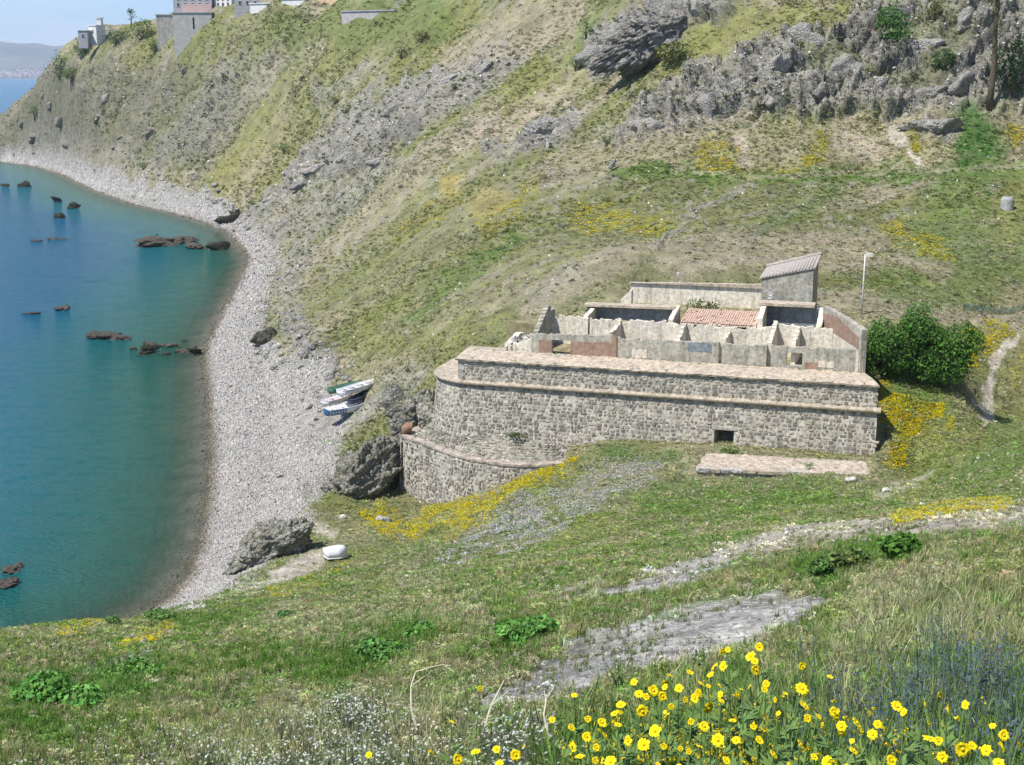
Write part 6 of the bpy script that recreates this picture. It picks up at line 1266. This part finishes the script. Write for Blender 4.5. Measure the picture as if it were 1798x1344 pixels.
for k in range(4):
    rng = np.random.default_rng(720 + k); mb = MB(); bx, by = rng.normal(0, .05, 2); P_ = [Vector((bx, by, -.05)), Vector((bx * .7 + rng.normal(0, .01), by * .7, HF * .5)), Vector((0, 0, HF))]; mb.tube(P_, [.004, .0035, .0025], 5)
    for q in range(11):
        f = rng.uniform(.1, .8); p = P_[0].lerp(P_[2], f); a = rng.random() * 6.28; d = Vector((math.cos(a), math.sin(a), .5)).normalized(); t_ = Vector((-d.y, d.x, 0)) * .010; l_ = rng.uniform(.05, .10)
        for sgn in (-1, 0, 1):
            dd = (d + Vector((-d.y, d.x, 0)) * sgn * .55).normalized(); mb.add([p, p + dd * l_ * .5 + t_, p + dd * l_, p + dd * l_ * .5 - t_], [(0, 1, 2, 3)])
    STEMS.append(mb.mesh('stem', m_stem))
FL = [(1163,1171),(1113,1198),(1177,1188),(1167,1201),(1147,1213),(1122,1219),(1163,1223),(1192,1209),(1090,1238),(1128,1249),(1172,1256),(1032,1263),(1080,1253),(1003,1278),(1057,1269),(1085,1273),(1150,1284),(1030,1294),(1063,1294),(1103,1301),(1005,1311),(1047,1313),(1130,1308),(1018,1329),(1045,1336),(1072,1338),(755,1321),(648,1326),(835,1321),(872,1316),(905,1326),(803,1334),(877,1341),
 (1268,1144),(1278,1141),(1333,1136),(1318,1153),(1325,1161),(1326,1176),(1255,1171),(1270,1170),(1211,1181),(1248,1185),(1408,1170),(1457,1189),(1317,1206),(1345,1201),(1342,1211),(1231,1201),(1226,1216),(1220,1226),(1265,1220),(1266,1231),(1243,1243),(1295,1221),(1412,1240),(1418,1261),(1408,1210),(1465,1250),(1503,1270),(1532,1290),(1498,1319),(1405,1308),(1358,1326),(1275,1336),(1306,1340),(1261,1300),(1236,1276),(1333,1300),(1575,1241),(1623,1238),(1587,1251),(1648,1223),(1695,1238),(1662,1246),(1478,1276),(1478,1290),(1648,1301),(1632,1298),(1707,1310),(1690,1315),(1655,1330),(1762,1291),(1757,1311),(1732,1318),(1753,1340),(1565,1336),(1430,1330),(1453,1338)]
rng = np.random.default_rng(800)
for _ in range(46):
    f = rng.random(); FL.append((rng.normal(1190, 130), rng.uniform(1200, 1344)) if f < .6 else (rng.uniform(1000, 1780), rng.uniform(1250, 1344)))
for _ in range(24): FL.append((rng.uniform(620, 1798), rng.uniform(1345, 1400)))
first = None
for k, (px, py) in enumerate(FL):
    big = k < 89; p = hit(px, py, HF); sc_ = 1.0
    lab = 'yellow daisy on a leafy stem in the flower patch at the bottom right'
    lab = ('yellow daisy in the left part of the patch beside the dry stalks' if px < 1120 else 'yellow daisy in the tall middle of the patch below the grey rock slab' if px < 1310 else 'yellow daisy in the right part of the patch next to the blue spikes')
    if px < 920: lab = 'yellow daisy on a leafy stem at the bottom edge left of the main patch'
    elif px > 1540: lab = 'yellow daisy among the blue flower spikes at the bottom right'
    r_ = thing('daisy', lab, 'flower', p, rng.random() * 6.28, 'yellow daisies in front of the viewer')
    part('stem', STEMS[k % 4], r_); h_ = part('flower_head', HEADS[k % 3][0], r_, loc=(0, 0, HF)); q = (.8 if big else .5) * rng.uniform(.65, 1.2) * (p[1] / 4.6) ** .35; h_.scale = (q, q, q)
    wd = Euler((rng.normal(.85, .5), rng.normal(0, .4), rng.normal(0, 1.0))).to_matrix(); h_.rotation_euler = (Euler((0, 0, -r_.rotation_euler.z)).to_matrix() @ wd).to_euler(); part('disc', HEADS[k % 3][1], h_)
def fill(n, reg, rng, lift=0.0):
    out = []
    while len(out) < n:
        x, y, r1, r2 = reg[int(rng.integers(len(reg)))]; out.append(hit(rng.normal(x, r1 * .5), rng.normal(y, r2 * .5), lift))
    return np.array(out)
c_daf = proto_col('daisy_leaf_kinds', [proto(make_weed(k, 60, .045, .10), 'daisy_leaves') for k in range(80, 83)] + [proto(make_grass(k, 22, .7, .02), 'daisy_leaves') for k in range(83, 86)])
Pq = fill(2600, [(120, 1215, 130, 46), (260, 1180, 110, 40), (40, 1260, 90, 50), (640, 1155, 110, 44), (720, 1115, 70, 30), (570, 1180, 80, 30), (915, 1115, 70, 34), (340, 1090, 100, 26), (200, 1290, 180, 50), (450, 1160, 120, 40), (1440, 1005, 60, 24), (1530, 975, 70, 20)], rng); n = len(Pq)
scatter('leafy_weeds', Pq, yaw(n), (rng.uniform(.10, .26, n) * np.clip(Pq[:, 1] / 22, .6, 1.3))[:, None] * np.array([1.2, 1.2, 1]), jit(np.tile([.12, .235, .045], (n, 1)), rng, .6, 1.3), c_daf, 6)
Pn = fill(2600, [(1200, 1290, 220, 90), (1330, 1260, 180, 110), (1100, 1310, 160, 60), (1550, 1300, 260, 90), (1700, 1260, 160, 110)], rng, .15); Pn = Pn[(gsample(ROCK, Pn[:, 0], Pn[:, 1]) < .2) & (Pn[:, 1] > 3.2)]; n = len(Pn)
scatter('daisy_leaves', Pn, yaw(n), (rng.uniform(.08, .20, n))[:, None] * np.array([1, 1, 1.5]), jit(np.tile([.165, .28, .07], (n, 1)), rng, .6, 1.3), c_daf, 6)
Pm = fill(420, [(1180, 1270, 200, 80), (1100, 1320, 160, 40), (1330, 1280, 180, 80), (1550, 1310, 240, 60), (1230, 1310, 120, 50)], rng, .42); n = len(Pm); Pm[:, 2] += rng.uniform(.30, .5, n)
scatter('small_yellow_buds', Pm, rng.random((n, 3)) * 1.2, rng.uniform(.008, .02, n)[:, None] * np.ones(3), jit(np.tile([.75, .58, .02], (n, 1)), rng, .8, 1.1, .04), c_flo, 4)
c_blue = proto_col('blue_spike_kinds', [proto(make_flowers(k, (.75, .7, 1.9), 6, .03, True, (.7, 1.0)), 'blue_spikes') for k in range(90, 93)])
Pn = fill(140, [(1640, 1190, 210, 90), (1740, 1230, 90, 140), (1560, 1250, 220, 90), (1700, 1140, 130, 50)], rng, .3); n = len(Pn)
scatter('blue_flower_spikes', Pn, yaw(n), (rng.uniform(.28, .5, n))[:, None] * np.array([.7, .7, 1]), jit(np.tile([.20, .28, .14], (n, 1)), rng, .7, 1.3), c_blue, 3)
c_wht = proto_col('white_flower_kinds', [proto(make_flowers(k, (3.8, 3.3, 4.6), 8, .04), 'white_flowers') for k in range(95, 98)])
Pn = fill(280, [(540, 1290, 110, 70), (620, 1240, 70, 40), (700, 1300, 140, 60), (240, 1320, 160, 50), (450, 1330, 180, 30), (900, 1300, 90, 50)], rng, .2); Pn = Pn[gsample(ROCK, Pn[:, 0], Pn[:, 1]) < .15]; n = len(Pn)
scatter('white_wildflowers', Pn, yaw(n), (rng.uniform(.18, .36, n))[:, None] * np.array([1, 1, 1]), jit(np.tile([.17, .20, .12], (n, 1)), rng, .8, 1.25), c_wht, 3)
c_dry = proto_col('dry_grass_kinds', [proto(make_grass(k, 12, .9, .014), 'dry_grass') for k in range(100, 103)])
Pn = fill(560, [(1640, 1060, 170, 60), (1560, 1120, 150, 60), (700, 1280, 200, 70), (560, 1300, 150, 60), (420, 1290, 200, 60), (1730, 1100, 100, 80), (1230, 1240, 200, 70), (1400, 1240, 180, 70), (1600, 1260, 200, 70)], rng, .1); n = len(Pn)
scatter('dry_grass', Pn, yaw(n, .25), (rng.uniform(.16, .32, n))[:, None] * np.array([.8, .8, 1]), jit(np.tile([.36, .38, .20], (n, 1)), rng, .75, 1.3, .05), c_dry, 3)
for k, (pts, lab) in enumerate((([(835, 1344), (848, 1290), (862, 1240), (885, 1195)], 'tall bent dry stalk rising from the bottom edge left of the daisies'), ([(985, 1344), (965, 1300), (955, 1255), (960, 1225)], 'dry stalk leaning against the left side of the daisy patch'), ([(735, 1290), (722, 1245), (722, 1205), (730, 1180)], 'thin forked dry stalk standing alone left of the tall bent one'))):
    b0 = hit(*pts[0]); Y0 = b0[1] + (.4 if pts[0][1] > 1330 else 0); W_ = [PY(x, y, Y0 + .05 * i) for i, (x, y) in enumerate(pts)]; base = np.array([W_[0][0], W_[0][1], ground(W_[0][0], W_[0][1]) - .02]); mb = MB(); L_ = [Vector((0, 0, 0))] + [Vector(q - base) for q in W_]; mb.tube(L_, [.012, .011, .009, .007, .004], 5)
    for q in range(1, 4):
        a = L_[q + 1] if q < 4 else L_[-1]; e = a + Vector((rng.normal(0, .09), rng.normal(0, .05), rng.uniform(.06, .14))); mb.tube([a, a.lerp(e, .5) + Vector((.01, 0, .01)), e], [.0035, .003, .002], 4)
    put('dry_stalk', mb.mesh('dry_stalk', m_straw), base, (0, 0, 0), 1, lab, 'stalk', 'tall dry stalks')
# ------------------------------------------------------------------ sea air
zlo = min(float(PZ_.min()), -11.0) - 1.0
mb = MB(); mb.box((0, 6900, (zlo + 480) / 2), (36000, 14400, 480 - zlo)); hz = link(bpy.data.objects.new('haze', mb.mesh('haze'))); hz['kind'] = 'stuff'
mh, t, o = newmat('sea_haze'); pv = N(t, 'ShaderNodeVolumePrincipled', Density=7e-5, Anisotropy=.2); pv.inputs['Color'].default_value = (.86, .92, 1.0, 1); t.links.new(pv.outputs[0], o.inputs['Volume']); hz.data.materials.append(mh)
SC.cycles.volume_bounces = 1
#@@MORE5@@
